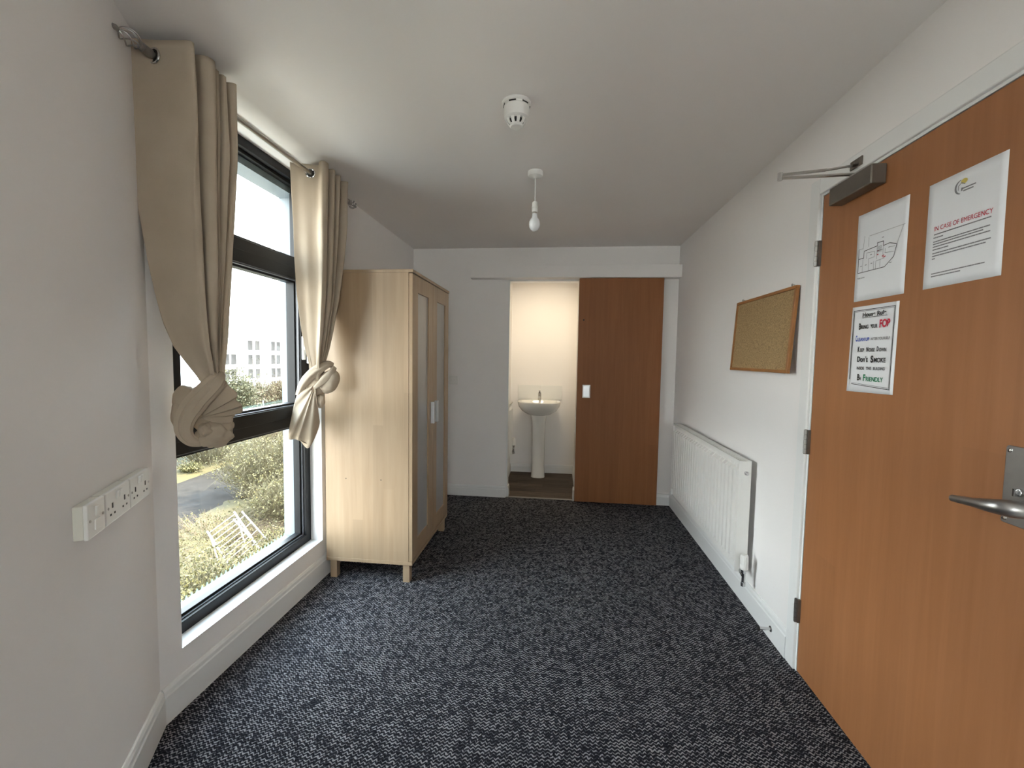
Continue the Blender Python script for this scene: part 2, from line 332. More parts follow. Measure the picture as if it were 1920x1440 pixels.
# ---- bathroom beyond the sliding door
bm = B(); bx(bm, -.63, -.53, D+.1, 5.0, -.1, 2.4); struct(obj('wall_bathroom_left', bm, WALL))
bm = B(); bx(bm, .205, .305, D+.1, 5.0, -.1, 2.4); struct(obj('wall_bathroom_right', bm, WALL))
bm = B(); bx(bm, -.63, .305, 4.903, 5.0, -.1, 2.4); struct(obj('wall_bathroom_back', bm, WALL))
bm = B(); bx(bm, -.63, .305, D+.1, 5.0, 2.33, 2.43); struct(obj('ceiling_bathroom', bm, CEIL))
fb = box('floor_bathroom', (-.63, .305, D+.02, 5.0, -.1, -.004), DARK); fb['kind'] = 'structure'
y = D+.022; k = 0
while y < 4.90:
    x = -.53 - random.uniform(0, .6)
    while x < .205:
        x1 = x + 0.72
        a, b = max(x, -.53), min(x1, .205)
        if k < 1: a, b = max(a, OX0), min(b, OX1)
        if b-a > .01:
            bm = B(); bx(bm, a+.0008, b-.0008, y+.0008, min(y+.088, 4.903)-.0008, -.004, .003); obj('plank', bm, VINYL, fb)
        x = x1
    y += .088; k += 1
baseboard('baseboard_bathroom_back', (-.53, 4.903), (.205, 4.903), (0, -1), h=0.10)
baseboard('baseboard_bathroom_right', (.205, D+.02), (.205, 4.903), (-1, 0), h=0.10)
baseboard('baseboard_bathroom_left', (-.53, D+.1), (-.53, 4.903), (1, 0), h=0.10)
tr = box('trim_threshold', (OX0+.004, OX1-.004, D-.004, D+.022, 0, .006), NICKEL, bevel=.001); struct(tr)
bm = B(); bx(bm, OX0, OX0+.014, D-.002, D+.102, 0, OZ); bx(bm, OX1-.014, OX1, D-.002, D+.102, 0, OZ); bx(bm, OX0, OX1, D-.002, D+.102, OZ-.016, OZ)
struct(obj('trim_1', bm, GLOSSW))
bm = B()
prism(bm, [(0, 0), (.013, 0), (.013, .08), (.008, .105), (0, .105)], 0, .09, Matrix(((1, 0, 0, OX0+.014), (0, 0, 1, D), (0, 1, 0, 0), (0, 0, 0, 1))))
struct(obj('baseboard_reveal_left', bm, GLOSSW))
bm = B()
prism(bm, [(0, 0), (-.013, 0), (-.013, .08), (-.008, .105), (0, .105)], -.02, .09, Matrix(((1, 0, 0, OX1-.014), (0, 0, 1, D), (0, 1, 0, 0), (0, 0, 0, 1))))
struct(obj('baseboard_reveal_right', bm, GLOSSW))

# ================================================================== window
win = empty('window_1', (-1.45, (WY0+WY1)/2, WZ0)); win['kind'] = 'structure'
wloc = Vector(win.location)
def wpart(name, boxes, material, bevel=.0015, parent=win, loc=None):
    bm = B()
    for a in boxes: bx(bm, *a)
    bmesh.ops.translate(bm, verts=bm.verts, vec=-(wloc if loc is None else loc)); return obj(name, bm, material, parent, bevel=bevel)
FX, GX = -1.437, -1.483
def ringboxes(x0, x1, y0, y1, z0, z1, wy, wz0, wz1):
    return [(x0, x1, y0, y0+wy, z0, z1), (x0, x1, y1-wy, y1, z0, z1), (x0, x1, y0+wy, y1-wy, z0, z0+wz0), (x0, x1, y0+wy, y1-wy, z1-wz1, z1)]
T2a, T2b, T1a, T1b = 0.955, 1.03, 1.745, 1.838      # transom faces
wpart('outer_frame', ringboxes(-1.505, FX, WY0, WY1, WZ0, WZ1, .048, .048, .042), BLACKF)
wpart('lower_transom', [(-1.505, FX-.004, WY0+.048, WY1-.048, .925, 1.0)], BLACKF)
wpart('upper_transom', [(-1.505, FX-.004, WY0+.048, WY1-.048, 1.765, 1.84)], BLACKF)
# beads
wpart('glazing_bead', ringboxes(-1.50, -1.462, WY0+.048, WY1-.048, WZ0+.048, .925, .018, .016, .016), BLACKF)
wpart('glazing_bead', ringboxes(-1.50, -1.462, WY0+.048, WY1-.048, 1.84, WZ1-.042, .018, .016, .016), BLACKF)
sash = wpart('opening_sash', ringboxes(-1.50, FX+.012, WY0+.036, WY1-.036, .978, 1.785, .058, .058, .058)+ringboxes(-1.50, -1.452, WY0+.094, WY1-.094, 1.036, 1.727, .016, .016, .016), BLACKF)
wpart('gasket', ringboxes(-1.452, FX+.003, WY0+.094, WY1-.094, 1.036, 1.727, .006, .006, .006), GREYF, parent=win)
for z0, z1, m_ in ((WZ0+.06, .915, .06), (1.04, 1.72, .105), (1.852, WZ1-.055, .06)):
    wpart('pane', [(GX-.003, GX+.003, WY0+m_, WY1-m_, z0, z1)], GLASS, bevel=0)
wpart('painted_highlight_bead', ringboxes(-1.462, -1.452, WY0+.048, WY1-.048, WZ0+.048, .925, .006, .005, .006), GREYF, bevel=0)  # lighter grey ring paints in the highlight along the frame step
wpart('handle', [(FX+.012, FX+.024, 2.268, 2.292, 1.29, 1.42), (FX+.024, FX+.05, 2.271, 2.289, 1.345, 1.365), (FX+.040, FX+.055, 2.271, 2.289, 1.27, 1.365)], PLASTIC, bevel=.003)
fill_win = empty('added_fill_window', (.47, -1.86, .90)); fill_win['kind'] = 'structure'  # unseen window added behind the camera for fill light
L2 = Vector(fill_win.location)
wpart('outer_frame', [(.02, .07, -1.89, -1.83, .9, 1.85), (.87, .92, -1.89, -1.83, .9, 1.85), (.07, .87, -1.89, -1.83, .9, .95), (.07, .87, -1.89, -1.83, 1.80, 1.85)], BLACKF, parent=fill_win, loc=L2)
wpart('pane', [(.07, .87, -1.863, -1.857, .95, 1.80)], GLASS, bevel=0, parent=fill_win, loc=L2)
struct(box('window_sill', (-1.437, XL, WY0, WY1, WZ0-.002, WZ0+.002), GLOSSW))
bpy.data.objects['window_sill'].name = 'trim_2'
# window reveal caulk/lining strip
# ================================================================== entry door (right wall)
fr = empty('door_1', (XR, 1.44, 0)); struct(fr)
def dpart(name, boxes, material, bevel=.001, M=None):
    bm = B()
    for a in boxes: bx(bm, *a)
    bmesh.ops.translate(bm, verts=bm.verts, vec=(-XR, -1.44, 0)); return obj(name, bm, material, fr, bevel=bevel)
dpart('door_frame', [(XR-.004, XR+.10, 1.882, 1.905, 0, 2.005), (XR-.004, XR+.10, .975, .998, 0, 2.005), (XR-.004, XR+.10, .998, 1.882, 1.984, 2.005)], GLOSSW)
dpart('architrave', [(XR-.014, XR-.0005, 1.892, 1.957, 0, 2.058), (XR-.014, XR-.0005, .923, .988, 0, 2.058), (XR-.014, XR-.0005, .988, 1.892, 1.993, 2.058)], GLOSSW, bevel=.004)
dpart('door_leaf', [(XR-.003, XR+.041, 1.001, 1.879, .005, 1.981)], BEECH)
def hinge(z):
    bm = B(); M_ = Matrix.Translation((-XR, -1.44, 0))
    for i in range(5): cyl(bm, (XR-.0175, 1.885, z-.05+i*.02+.0012), (XR-.0175, 1.885, z-.05+(i+1)*.02-.0012), .0068, 14)
    bmesh.ops.transform(bm, matrix=M_, verts=bm.verts); h_ = obj('hinge', bm, STEEL, fr, smooth=True)
    bm = B(); cyl(bm, (XR-.0175, 1.885, z-.051), (XR-.0175, 1.885, z+.051), .0050, 12); bx(bm, XR-.0150, XR-.0030, 1.874, 1.884, z-.05, z+.05)
    bmesh.ops.transform(bm, matrix=M_, verts=bm.verts); obj('hinge_pin', bm, BRONZE, h_)
for z in (1.757, .99, .267): hinge(z)
# handle set
bm = B()
prism(bm, [(-.044, -.09), (.044, -.09), (.047, -.085), (.047, .085), (.044, .09), (-.044, .09), (-.047, .085), (-.047, -.085)], 0, .006, Matrix(((0, 0, -1, -.003), (1, 0, 0, 1.054-1.44), (0, 1, 0, 1.046), (0, 0, 0, 1))))
hp = obj('handle_plate', bm, STEEL, fr, bevel=.002)
bm = B()
for dy, dz in ((-.038, -.079), (.038, -.079), (-.038, .079), (.038, .079)): lathe(bm, [(0, .0035), (.004, .0025), (.0055, 0)], 14, Matrix(((0, 0, -1, -.009), (1, 0, 0, 1.054-1.44+dy), (0, 1, 0, 1.046+dz), (0, 0, 0, 1))), cap=False)
obj('screw', bm, CHROME, hp, smooth=True)
bm = B(); cyl(bm, (-.008, 1.062-1.44, 1.035), (-.016, 1.062-1.44, 1.035), .009, 16); bx(bm, -.024, -.014, 1.0595-1.44, 1.0645-1.44, 1.026, 1.044)
obj('thumb_turn', bm, CHROME, hp, bevel=.0008)
bm = B(); lathe(bm, [(0, .018), (.017, .018), (.021, .012), (.021, 0)], 24, Matrix(((0, 0, -1, -.009), (1, 0, 0, 1.036-1.44), (0, 1, 0, 1.003), (0, 0, 0, 1))), cap=False)
pts = catmull([(-.022, 1.034, 1.003), (-.040, 1.036, 1.004), (-.058, 1.048, 1.004), (-.066, 1.075, 1.000), (-.066, 1.110, .995), (-.063, 1.160, .988)], 6)
rad = [interp([(0, .0185), (.30, .0195), (.5, .0160), (.75, .0112), (1, .0082)], i/(len(pts)-1))[0] for i in range(len(pts))]
tube(bm, [Vector((p.x, p.y-1.44, p.z)) for p in pts], rad, 16, flat=1.0)
lathe(bm, [(0, .006), (.005, .004), (.0075, 0)], 16, Matrix(((0, 0, 0, -.063), (0, 0, 1, 1.16-1.44), (0, 1, 0, .988), (0, 0, 0, 1))) if False else Matrix(((1, 0, 0, -.063), (0, 0, 1, 1.16-1.44), (0, -1, 0, .988), (0, 0, 0, 1))), cap=False)
obj('lever_handle', bm, STEEL, fr, smooth=True)
# door closer: a separate thing screwed to the door
dc = tag(empty('door_closer', (XR-.003, 1.65, 1.905)), 'dark bronze overhead door closer with folded arm on the brown door', 'door closer')
def cl(name, bm, material, **k):
    bmesh.ops.translate(bm, verts=bm.verts, vec=-Vector(dc.location)); return obj(name, bm, material, dc, **k)
bm = B(); bx(bm, XR-.050, XR-.003, 1.545, 1.765, 1.903, 1.966); cl('closer_body', bm, BRONZE, bevel=.004)
bm = B(); cyl(bm, (XR-.026, 1.672, 1.966), (XR-.026, 1.672, 1.980), .011, 18); cl('pivot', bm, NICKEL, smooth=True)
EL = Vector((.785, 1.690, 1.984))
def bar(bm, a, b, wd, th):
    a, b = Vector(a), Vector(b); t = (b-a).normalized(); s = Vector((0, 0, 1)).cross(t).normalized(); u = t.cross(s); L = (b-a).length
    M = Matrix(((t.x, s.x, u.x, a.x), (t.y, s.y, u.y, a.y), (t.z, s.z, u.z, a.z), (0, 0, 0, 1))); bx(bm, 0, L, -wd/2, wd/2, -th/2, th/2, M)
bm = B(); bar(bm, (XR-.026, 1.672, 1.982), EL-Vector((0, 0, .002)), .016, .006); cl('main_arm', bm, NICKEL, bevel=.001)
bm = B(); bar(bm, EL+Vector((0, 0, .009)), (.935, 1.682, 2.003), .013, .007); bar(bm, (.920, 1.683, 2.001), (1.018, 1.678, 2.014), .009, .006); cl('forearm', bm, NICKEL, bevel=.001)
bm = B(); cyl(bm, EL-Vector((0, 0, .010)), EL+Vector((0, 0, .016)), .0085, 16); cl('elbow_joint', bm, CHROME, smooth=True)
bm = B(); bx(bm, XR-.019, XR-.0145, 1.645, 1.705, 2.005, 2.035); bx(bm, XR-.034, XR-.018, 1.66, 1.69, 2.012, 2.018); cl('arm_bracket', bm, BRONZE, bevel=.001)

# papers on the door (flat print)
def pm(y, z, off): return Vector((XR-.003-off, y, z))
TX = Matrix(((0, 0, -1, 0), (-1, 0, 0, 0), (0, 1, 0, 0), (0, 0, 0, 1)))
def text(name, s, y0, y1, zc, h, material, parent, off=.0014, bold=0.0, slope=0.0):
    cu = bpy.data.curves.new('t', 'FONT'); cu.body = s; cu.size = 1; cu.offset = bold
    t = bpy.data.objects.new('t', cu); me = bpy.data.meshes.new_from_object(t); bpy.data.objects.remove(t)
    v = np.array([x.co[:] for x in me.vertices]); mn, mx = v.min(0), v.max(0)
    for x in me.vertices:
        u = (x.co.x-mn[0])/(mx[0]-mn[0]); q = (x.co.y-mn[1])/(mx[1]-mn[1])-.5
        x.co = pm(y0+(y1-y0)*u, zc+q*h+slope*(u-.5), off) - Vector(parent.location)
    me.materials.append(material); me.name = name
    o = bpy.data.objects.new(name, me); C.objects.link(o); o.parent = parent; return o
def lines(name, segs, wd, material, parent, off=.0014):
    bm = B()
    for (y0, z0, y1, z1) in segs:
        d = Vector((0, y1-y0, z1-z0)); s = Vector((0, -d.z, d.y)).normalized()*wd/2; e = d.normalized()*wd*.3
        p = Vector(parent.location)
        a, b = pm(y0, z0, off)-p, pm(y1, z1, off)-p
        bm.faces.new([bm.verts.new(q) for q in (a-s-e, b-s+e, b+s+e, a+s-e)])
    return obj(name, bm, material, parent)
def sheet(name, c, label, curl=None):
    # c: 4 corners (y,z): TL, TR, BR, BL
    t = tag(empty(name, (XR-.0035, sum(q[0] for q in c)/4, sum(q[1] for q in c)/4)), label, 'notice', None)
    bm = B(); n = 12; g = []
    for i in range(n+1):
        rw = []
        for j in range(n+1):
            u, v = j/n, i/n
            y = (c[0][0]*(1-u)+c[1][0]*u)*(1-v)+(c[3][0]*(1-u)+c[2][0]*u)*v
            z = (c[0][1]*(1-u)+c[1][1]*u)*(1-v)+(c[3][1]*(1-u)+c[2][1]*u)*v
            off = .0005 + (curl(u, v) if curl else 0)
            rw.append(bm.verts.new(pm(y, z, off)-Vector(t.location)))
        g.append(rw)
    for i in range(n):
        for j in range(n): bm.faces.new((g[i][j], g[i][j+1], g[i+1][j+1], g[i+1][j]))
    o = obj('sheet', bm, PAPER, t, smooth=True); s = o.modifiers.new('s', 'SOLIDIFY'); s.thickness = .0003; s.offset = 1
    return t
P1 = sheet('emergency_notice', [(1.374, 1.825), (1.156, 1.826), (1.152, 1.533), (1.373, 1.533)], 'white emergency notice with red heading and small crescent logo, right on the brown door', lambda u, v: .004*max(0, u-.8)*5*0)
text('heading', 'IN CASE OF EMERGENCY', 1.347, 1.183, 1.696, .0125, REDP, P1, slope=-.002)
def dashes(y0, y1, z, seed, wd=.0034, g=.0022):
    rr = random.Random(seed); out = []; y = y0
    while y > y1+.004:
        L = rr.choice((.005, .008, .011, .014)); e = max(y-L, y1); out.append((y, z, e, z)); y = e-g
    return out
ln = []
for i, (a, b, z) in enumerate([(1.346, 1.183, 1.681), (1.347, 1.315, 1.672), (1.347, 1.188, 1.661), (1.347, 1.205, 1.6545), (1.347, 1.187, 1.647), (1.347, 1.296, 1.639), (1.347, 1.184, 1.629), (1.347, 1.196, 1.6215), (1.347, 1.334, 1.614), (1.346, 1.190, 1.5725), (1.346, 1.256, 1.565)]):
    ln += dashes(a, b, z, i)
lines('body_text', ln, .0030, GREYP, P1)['kind'] = 'stuff'
bm = B(); seg = 22
for i in range(seg):
    t0, t1 = math.radians(100+i*160/seg), math.radians(100+(i+1)*160/seg)
    def pp(t, r, f):
        w_ = .0022*math.sin((t-math.radians(100))/math.radians(160)*PI)+.0006
        return pm(1.272-(r+f*w_)*math.cos(t), 1.785+(r+f*w_)*math.sin(t), .0014)-Vector(P1.location)
    bm.faces.new([bm.verts.new(q) for q in (pp(t0, .018, -1), pp(t1, .018, -1), pp(t1, .018, 1), pp(t0, .018, 1))])
obj('logo_crescent', bm, GREYP, P1)
bm = B(); bm.faces.new([bm.verts.new(pm(1.266-.0095*math.cos(t), 1.797+.0068*math.sin(t), .0014)-Vector(P1.location)) for t in [i*2*PI/24 for i in range(24)]]); obj('logo_disc', bm, YELP, P1)
lines('logo_house', [(1.281, 1.778, 1.281, 1.789), (1.281, 1.789, 1.273, 1.795), (1.273, 1.795, 1.263, 1.789), (1.272, 1.774, 1.272, 1.781), (1.270, 1.774, 1.270, 1.781)], .002, GREYP, P1, off=.0017)
lines('logo_text', dashes(1.269, 1.234, 1.779, 71, g=.0012)+dashes(1.266, 1.240, 1.772, 72, g=.0012), .0032, GREYP, P1)['kind'] = 'stuff'
P2 = sheet('floor_plan_sheet', [(1.666, 1.834), (1.443, 1.829), (1.441, 1.533), (1.664, 1.535)], 'white sheet with a thin line floor plan, below the door closer on the brown door', lambda u, v: .0)
lines('site_outline', [(1.604, 1.750, 1.453, 1.745), (1.459, 1.744, 1.481, 1.692), (1.606, 1.745, 1.606, 1.715), (1.627, 1.755, 1.631, 1.714), (1.631, 1.714, 1.652, 1.715)], .0022, LGREYP, P2)
lines('building_outline', [(1.652, 1.682, 1.626, 1.681), (1.626, 1.681, 1.626, 1.704), (1.626, 1.704, 1.564, 1.707), (1.564, 1.707, 1.565, 1.717), (1.565, 1.717, 1.538, 1.716), (1.538, 1.716, 1.537, 1.701), (1.537, 1.701, 1.510, 1.703), (1.510, 1.703, 1.481, 1.692), (1.481, 1.692, 1.491, 1.656), (1.491, 1.656, 1.527, 1.631), (1.527, 1.631, 1.651, 1.633), (1.652, 1.715, 1.651, 1.633)], .0020, BLACKP, P2)
lines('inner_walls', [(1.612, 1.676, 1.612, 1.695), (1.612, 1.695, 1.576, 1.692), (1.576, 1.692, 1.576, 1.674), (1.576, 1.674, 1.602, 1.673), (1.602, 1.673, 1.599, 1.634), (1.630, 1.633, 1.629, 1.681), (1.576, 1.634, 1.577, 1.660), (1.567, 1.658, 1.529, 1.660), (1.567, 1.633, 1.567, 1.658), (1.565, 1.705, 1.565, 1.664), (1.537, 1.701, 1.538, 1.664), (1.529, 1.676, 1.492, 1.672), (1.510, 1.690, 1.487, 1.688), (1.529, 1.690, 1.529, 1.676), (1.565, 1.690, 1.538, 1.690), (1.548, 1.658, 1.548, 1.634)], .0012, GREYP, P2)
lines('stair_block', [(1.563, 1.686+i*.0026, 1.544, 1.686+i*.0026) for i in range(8)], .0009, GREYP, P2)
lines('red_marks', [(1.563, 1.690, 1.558, 1.690), (1.563, 1.678, 1.558, 1.678), (1.540, 1.668, 1.532, 1.670), (1.536, 1.664, 1.526, 1.665)], .003, REDP, P2)
lines('small_marks', dashes(1.640, 1.633, 1.655, 3)+dashes(1.617, 1.610, 1.655, 4)+dashes(1.590, 1.583, 1.655, 5)+dashes(1.515, 1.507, 1.690, 6)+dashes(1.545, 1.538, 1.729, 7)+dashes(1.507, 1.495, 1.640, 8)+dashes(1.595, 1.588, 1.685, 9), .0022, GREYP, P2)['kind'] = 'stuff'
text('caption', 'THIRD FLOOR', 1.652, 1.616, 1.614, .0042, BLACKP, P2, bold=.02)
def curl3(u, v): return .010*max(0, v-.35)**2*(1-u)*1.2+.016*max(0, u-.82)*5*max(0, .5-abs(v-.35))*1.0*.25
P3 = sheet('house_rule_notice', [(1.667, 1.516), (1.455, 1.513), (1.457, 1.221), (1.673, 1.218)], 'white house rule notice with black border and mixed coloured lettering, under the floor plan sheet', None)
def fit(s, y0, y1, z, h, m_, b=.015): return text('lettering', s, y0, y1, z, h, m_, P3, bold=b, off=.0018)
fit('House Rule', 1.612, 1.504, 1.4845, .015, BLACKP, .03)
lines('underline', [(1.612, 1.4745, 1.504, 1.4745)], .0018, BLACKP, P3, off=.0018)
fit('B', 1.627, 1.617, 1.446, .022, BLACKP, .03); fit('RING', 1.6155, 1.581, 1.443, .013, BLACKP, .03); fit('YOUR', 1.572, 1.540, 1.443, .013, BLACKP, .03); fit('FOB', 1.531, 1.484, 1.449, .027, REDP, .04)
fit('C', 1.640, 1.632, 1.405, .021, BLUEP, .03); fit('LEAN UP', 1.630, 1.573, 1.401, .012, BLUEP, .02); fit('AFTER YOURSELF', 1.566, 1.482, 1.401, .009, GREYP, .02)
fit('K', 1.626, 1.616, 1.367, .019, BLACKP, .04); fit('EEP', 1.614, 1.594, 1.364, .012, BLACKP, .02); fit('N', 1.584, 1.574, 1.366, .015, BLACKP, .04); fit('OISE', 1.572, 1.545, 1.364, .012, BLACKP, .03); fit('D', 1.536, 1.527, 1.367, .016, BLACKP, .03); fit('OWN', 1.525, 1.494, 1.364, .012, BLACKP, .02)
fit("Don't", 1.626, 1.574, 1.333, .020, BLACKP, .03); fit('S', 1.561, 1.548, 1.333, .024, BLACKP, .04); fit('MOKE', 1.546, 1.494, 1.330, .016, BLACKP, .03)
fit('INSIDE', 1.625, 1.590, 1.302, .010, BLACKP, .02); fit('THE', 1.580, 1.556, 1.302, .010, BLACKP, .02); fit('BUILDING', 1.546, 1.496, 1.302, .010, BLACKP, .02)
fit('B', 1.620, 1.609, 1.270, .022, BLACKP, .03); fit('E', 1.607, 1.600, 1.266, .010, BLACKP, .02); fit('F', 1.591, 1.580, 1.270, .022, GREENP, .03); fit('RIENDLY', 1.577, 1.500, 1.266, .015, GREENP, .02)
lines('border', [(1.656, 1.502, 1.469, 1.500), (1.656, 1.502, 1.660, 1.262), (1.469, 1.500, 1.472, 1.236), (1.648, 1.246, 1.472, 1.236)], .0022, BLACKP, P3, off=.0018)
lines('border_inner', [(1.6525, 1.498, 1.4725, 1.496), (1.6525, 1.498, 1.656, 1.262), (1.4725, 1.496, 1.4755, 1.241), (1.648, 1.250, 1.4755, 1.241)], .0011, BLACKP, P3, off=.0018)
# ================================================================== cork board
cb = tag(empty('cork_board', (XR, 2.33, 1.655)), 'wood framed cork board hung by two screws on the right wall', 'board')
Mt = Matrix.Translation((-.003, 0, 0)) @ Matrix.Rotation(math.radians(3.4), 4, 'Y')
Wb, Hb = .315, .388
def cbp(name, boxes, material, bevel=.001):
    bm = B()
    for a in boxes: bx(bm, *a)
    bmesh.ops.transform(bm, matrix=Mt, verts=bm.verts); return obj(name, bm, material, cb, bevel=bevel)
cbp('frame', [(-.016, 0, -Wb, Wb, -.015, 0)], PINE, .002); cbp('frame', [(-.016, 0, -Wb, Wb, -Hb, -Hb+.015)], PINE, .002)
cbp('frame', [(-.016, 0, -Wb, -Wb+.015, -Hb+.015, -.015)], PINE, .002); cbp('frame', [(-.016, 0, Wb-.015, Wb, -Hb+.015, -.015)], PINE, .002)
cbp('cork_panel', [(-.010, -.003, -Wb+.015, Wb-.015, -Hb+.015, -.015)], CORK, 0)
for yy in (-.265, .25):
    bm = B(); cyl(bm, (0, yy, .008), (-.012, yy, .008), .002, 10); lathe(bm, [(0, .004), (.005, .003), (.006, 0)], 14, Matrix(((0, 0, -1, -.011), (1, 0, 0, yy), (0, 1, 0, .008), (0, 0, 0, 1))), cap=False); obj('screw', bm, STEEL, cb, smooth=True)

# ================================================================== radiator (right wall)
def radiator(name, loc, L, Hr, label, facing=-1, pitch=.0525, thick=.062, gap=.028):
    t = tag(empty(name, loc), label, 'radiator')
    # local: y along length 0..L, z 0..Hr, x 0 = wall, negative = room
    s = facing; xf = s*(gap+thick); n = int(L/pitch); pts = []
    y0 = (L-n*pitch)/2
    prof = [(0.0, 0)]
    for i in range(n):
        a = y0+i*pitch; prof += [(a+.0045, 0), (a+.0095, .019), (a+pitch-.0095, .019), (a+pitch-.0045, 0)]
    prof.append((L, 0))
    bm = B(); zs = [(0, 0), (.045, 0), (.062, 1), (Hr-.062, 1), (Hr-.045, 0), (Hr, 0)]
    rows = [[bm.verts.new((xf+s*(-.016+d*f), y, z)) for y, d in prof] for z, f in zs]
    for a, b in zip(rows, rows[1:]):
        for i in range(len(prof)-1): bm.faces.new((a[i], a[i+1], b[i+1], b[i]))
    o = obj('front_panel', bm, RADW, t); o.modifiers.new('s', 'SOLIDIFY').thickness = .0015
    bm = B(); bx(bm, s*gap, s*(gap+.012), .01, L-.01, .0, Hr-.01); obj('back_panel', bm, RADW, t)
    bm = B()
    for k in range(int(L/.03)): bx(bm, s*(gap+.012), s*(gap+thick-.014), .02+k*.03, .022+k*.03, .03, Hr-.03)
    obj('convector_fins', bm, RADW, t)['kind'] = 'stuff'
    bm = B(); bx(bm, s*gap, s*(gap+.008), 0, L, Hr-.012, Hr); bx(bm, s*(gap+thick-.006), s*(gap+thick), 0, L, Hr-.012, Hr)
    for k in range(int(L/.022)): bx(bm, s*gap, s*(gap+thick), k*.022+.004, k*.022+.016, Hr-.004, Hr)
    obj('top_grille', bm, RADW, t)
    for y in (0, L): box('side_panel', (s*gap, s*(gap+thick), y-.003 if y else -.004, y+.004 if y else .003, .0, Hr), RADW, t, bevel=.002)
    return t
RT = radiator('radiator', (XR, 2.335, .205), 1.295, .595, 'long white ribbed panel radiator under the cork board on the right wall')
bm = B(); cyl(bm, (-.054, -.004, .53), (-.054, -.012, .53), .0115, 20); cyl(bm, (-.054, -.012, .53), (-.054, -.020, .53), .0075, 6); obj('blanking_plug', bm, CHROME, RT, smooth=True)
bm = B(); bx(bm, -.078, -.036, -.0052, -.004, .44, .50); obj('sticker', bm, PLASTIC, RT)
def valve(parent, x, y, z, flip=1):
    bm = B(); cyl(bm, (x, y, z-.085), (x, y, z-.03), .009, 14); cyl(bm, (x, y, z-.03), (x, y, z-.012), .014, 6); cyl(bm, (x, y, z-.05), (x, y+.045*flip, z-.035), .009, 12); cyl(bm, (x, y, z-.10), (x, y, z-.08), .0125, 6)
    v = obj('valve_body', bm, CHROME, parent, smooth=True)
    bm = B(); pr = []
    for r, zz in ((.015, -.012), (.0195, -.006), (.0195, .012), (.018, .014), (.018, .060), (.0165, .066), (0, .067)): pr.append((r, zz+z))
    lathe(bm, pr, 24, Matrix.Translation((x, y, 0)))
    for k in range(12):
        a = k*PI/6; bx(bm, .0165, .0195, -.0022, .0022, z+.016, z+.058, Matrix.Translation((x, y, 0)) @ Matrix.Rotation(a, 4, 'Z'))
    obj('valve_cap', bm, PLASTIC, v, smooth=True)
valve(RT, -.060, -.045, .045)
# bathroom radiator
R2 = radiator('radiator', (-.53, 4.10, .30), .33, .565, 'white radiator edge just inside the bathroom doorway beside the basin', facing=1, thick=.045, gap=.03)
valve(R2, .085, .36, .11, flip=-1)
bm = B(); cyl(bm, (.03, .36, .04), (.085, .36, .04), .008, 12); obj('tail_pipe', bm, CHROME, R2, smooth=True)
# ================================================================== door stop
ds = tag(empty('door_stop', (XR-.014, 2.083, .055)), 'small chrome door stop on the right baseboard near the brown door', 'door stop')
bm = B(); cyl(bm, (0, 0, 0), (-.003, 0, 0), .014, 20); cyl(bm, (-.003, 0, 0), (-.052, 0, 0), .007, 16, .0075); obj('stem', bm, CHROME, ds, smooth=True)
bm = B(); cyl(bm, (-.052, 0, 0), (-.060, 0, 0), .0085, 16); obj('rubber_tip', bm, DARK, ds, smooth=True)

# ================================================================== sliding door + pelmet
sd = empty('door_2', (.542, 3.93, 0)); struct(sd)
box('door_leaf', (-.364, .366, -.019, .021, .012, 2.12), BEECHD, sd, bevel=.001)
bm = B(); X0 = .226-.542
for a in ((X0, X0+.070, -.0215, -.0185, 1.077, 1.085), (X0, X0+.070, -.0215, -.0185, .968, .976), (X0, X0+.009, -.0215, -.0185, .976, 1.077), (X0+.061, X0+.070, -.0215, -.0185, .976, 1.077)): bx(bm, *a)
fp = obj('flush_pull', bm, PLASTIC, sd, bevel=.001); box('pull_recess', (X0+.009, X0+.061, -.0202, -.0188, .976, 1.077), SILVER, fp)
bm = B(); cyl(bm, (.222-.542, -.0200, 1.665), (.222-.542, -.0188, 1.665), .007, 12); obj('peg_hole', bm, DARK, sd)
pl = box('pelmet', (-.803, 1.0445, 3.868, 3.969, 2.033, 2.140), CREAMP if False else WALL, bevel=.0015)
pl.name = 'trim_3'; struct(pl)
# ================================================================== basin
bs = tag(empty('pedestal_basin', (-.195, 4.70, 0)), 'white ceramic pedestal basin with chrome mixer tap in the bathroom', 'basin')
def superoval(a, bb, n=48, e=2.4, back=None):
    out = []
    for i in range(n):
        t = 2*PI*i/n; c, s = math.cos(t), math.sin(t)
        out.append((a*math.copysign(abs(c)**(2/e), c), bb*math.copysign(abs(s)**(2/e), s)))
    return out
bm = B(); n = 48
rings = []
def ring(a, bb, z, cy=0, e=2.5): rings.append([bm.verts.new((x, cy+y, z)) for x, y in superoval(a, bb, n, e)])
ring(.070, .075, .690, .03); ring(.13, .11, .705, .02); ring(.19, .155, .745, .01); ring(.222, .185, .79, 0); ring(.232, .198, .825, 0); ring(.234, .200, .842, 0); ring(.228, .194, .850, 0)
ring(.196, .145, .848, -.02); ring(.185, .135, .835, -.02); ring(.14, .10, .77, -.02); ring(.06, .05, .735, -.02); ring(.02, .02, .73, -.02)
for a, b in zip(rings, rings[1:]):
    for i in range(n): bm.faces.new((a[i], a[(i+1) % n], b[(i+1) % n], b[i]))
bm.faces.new(rings[-1]); bm.faces.new(rings[0])
obj('bowl', bm, CERAM, bs, smooth=True)
bm = B(); rr = []
for a, bb, z in ((.078, .075, 0), (.076, .073, .02), (.070, .068, .12), (.070, .068, .45), (.076, .074, .62), (.092, .085, .70)):
    rr.append([bm.verts.new((x, y+.03, z)) for x, y in superoval(a, bb, 32, 2.6)])
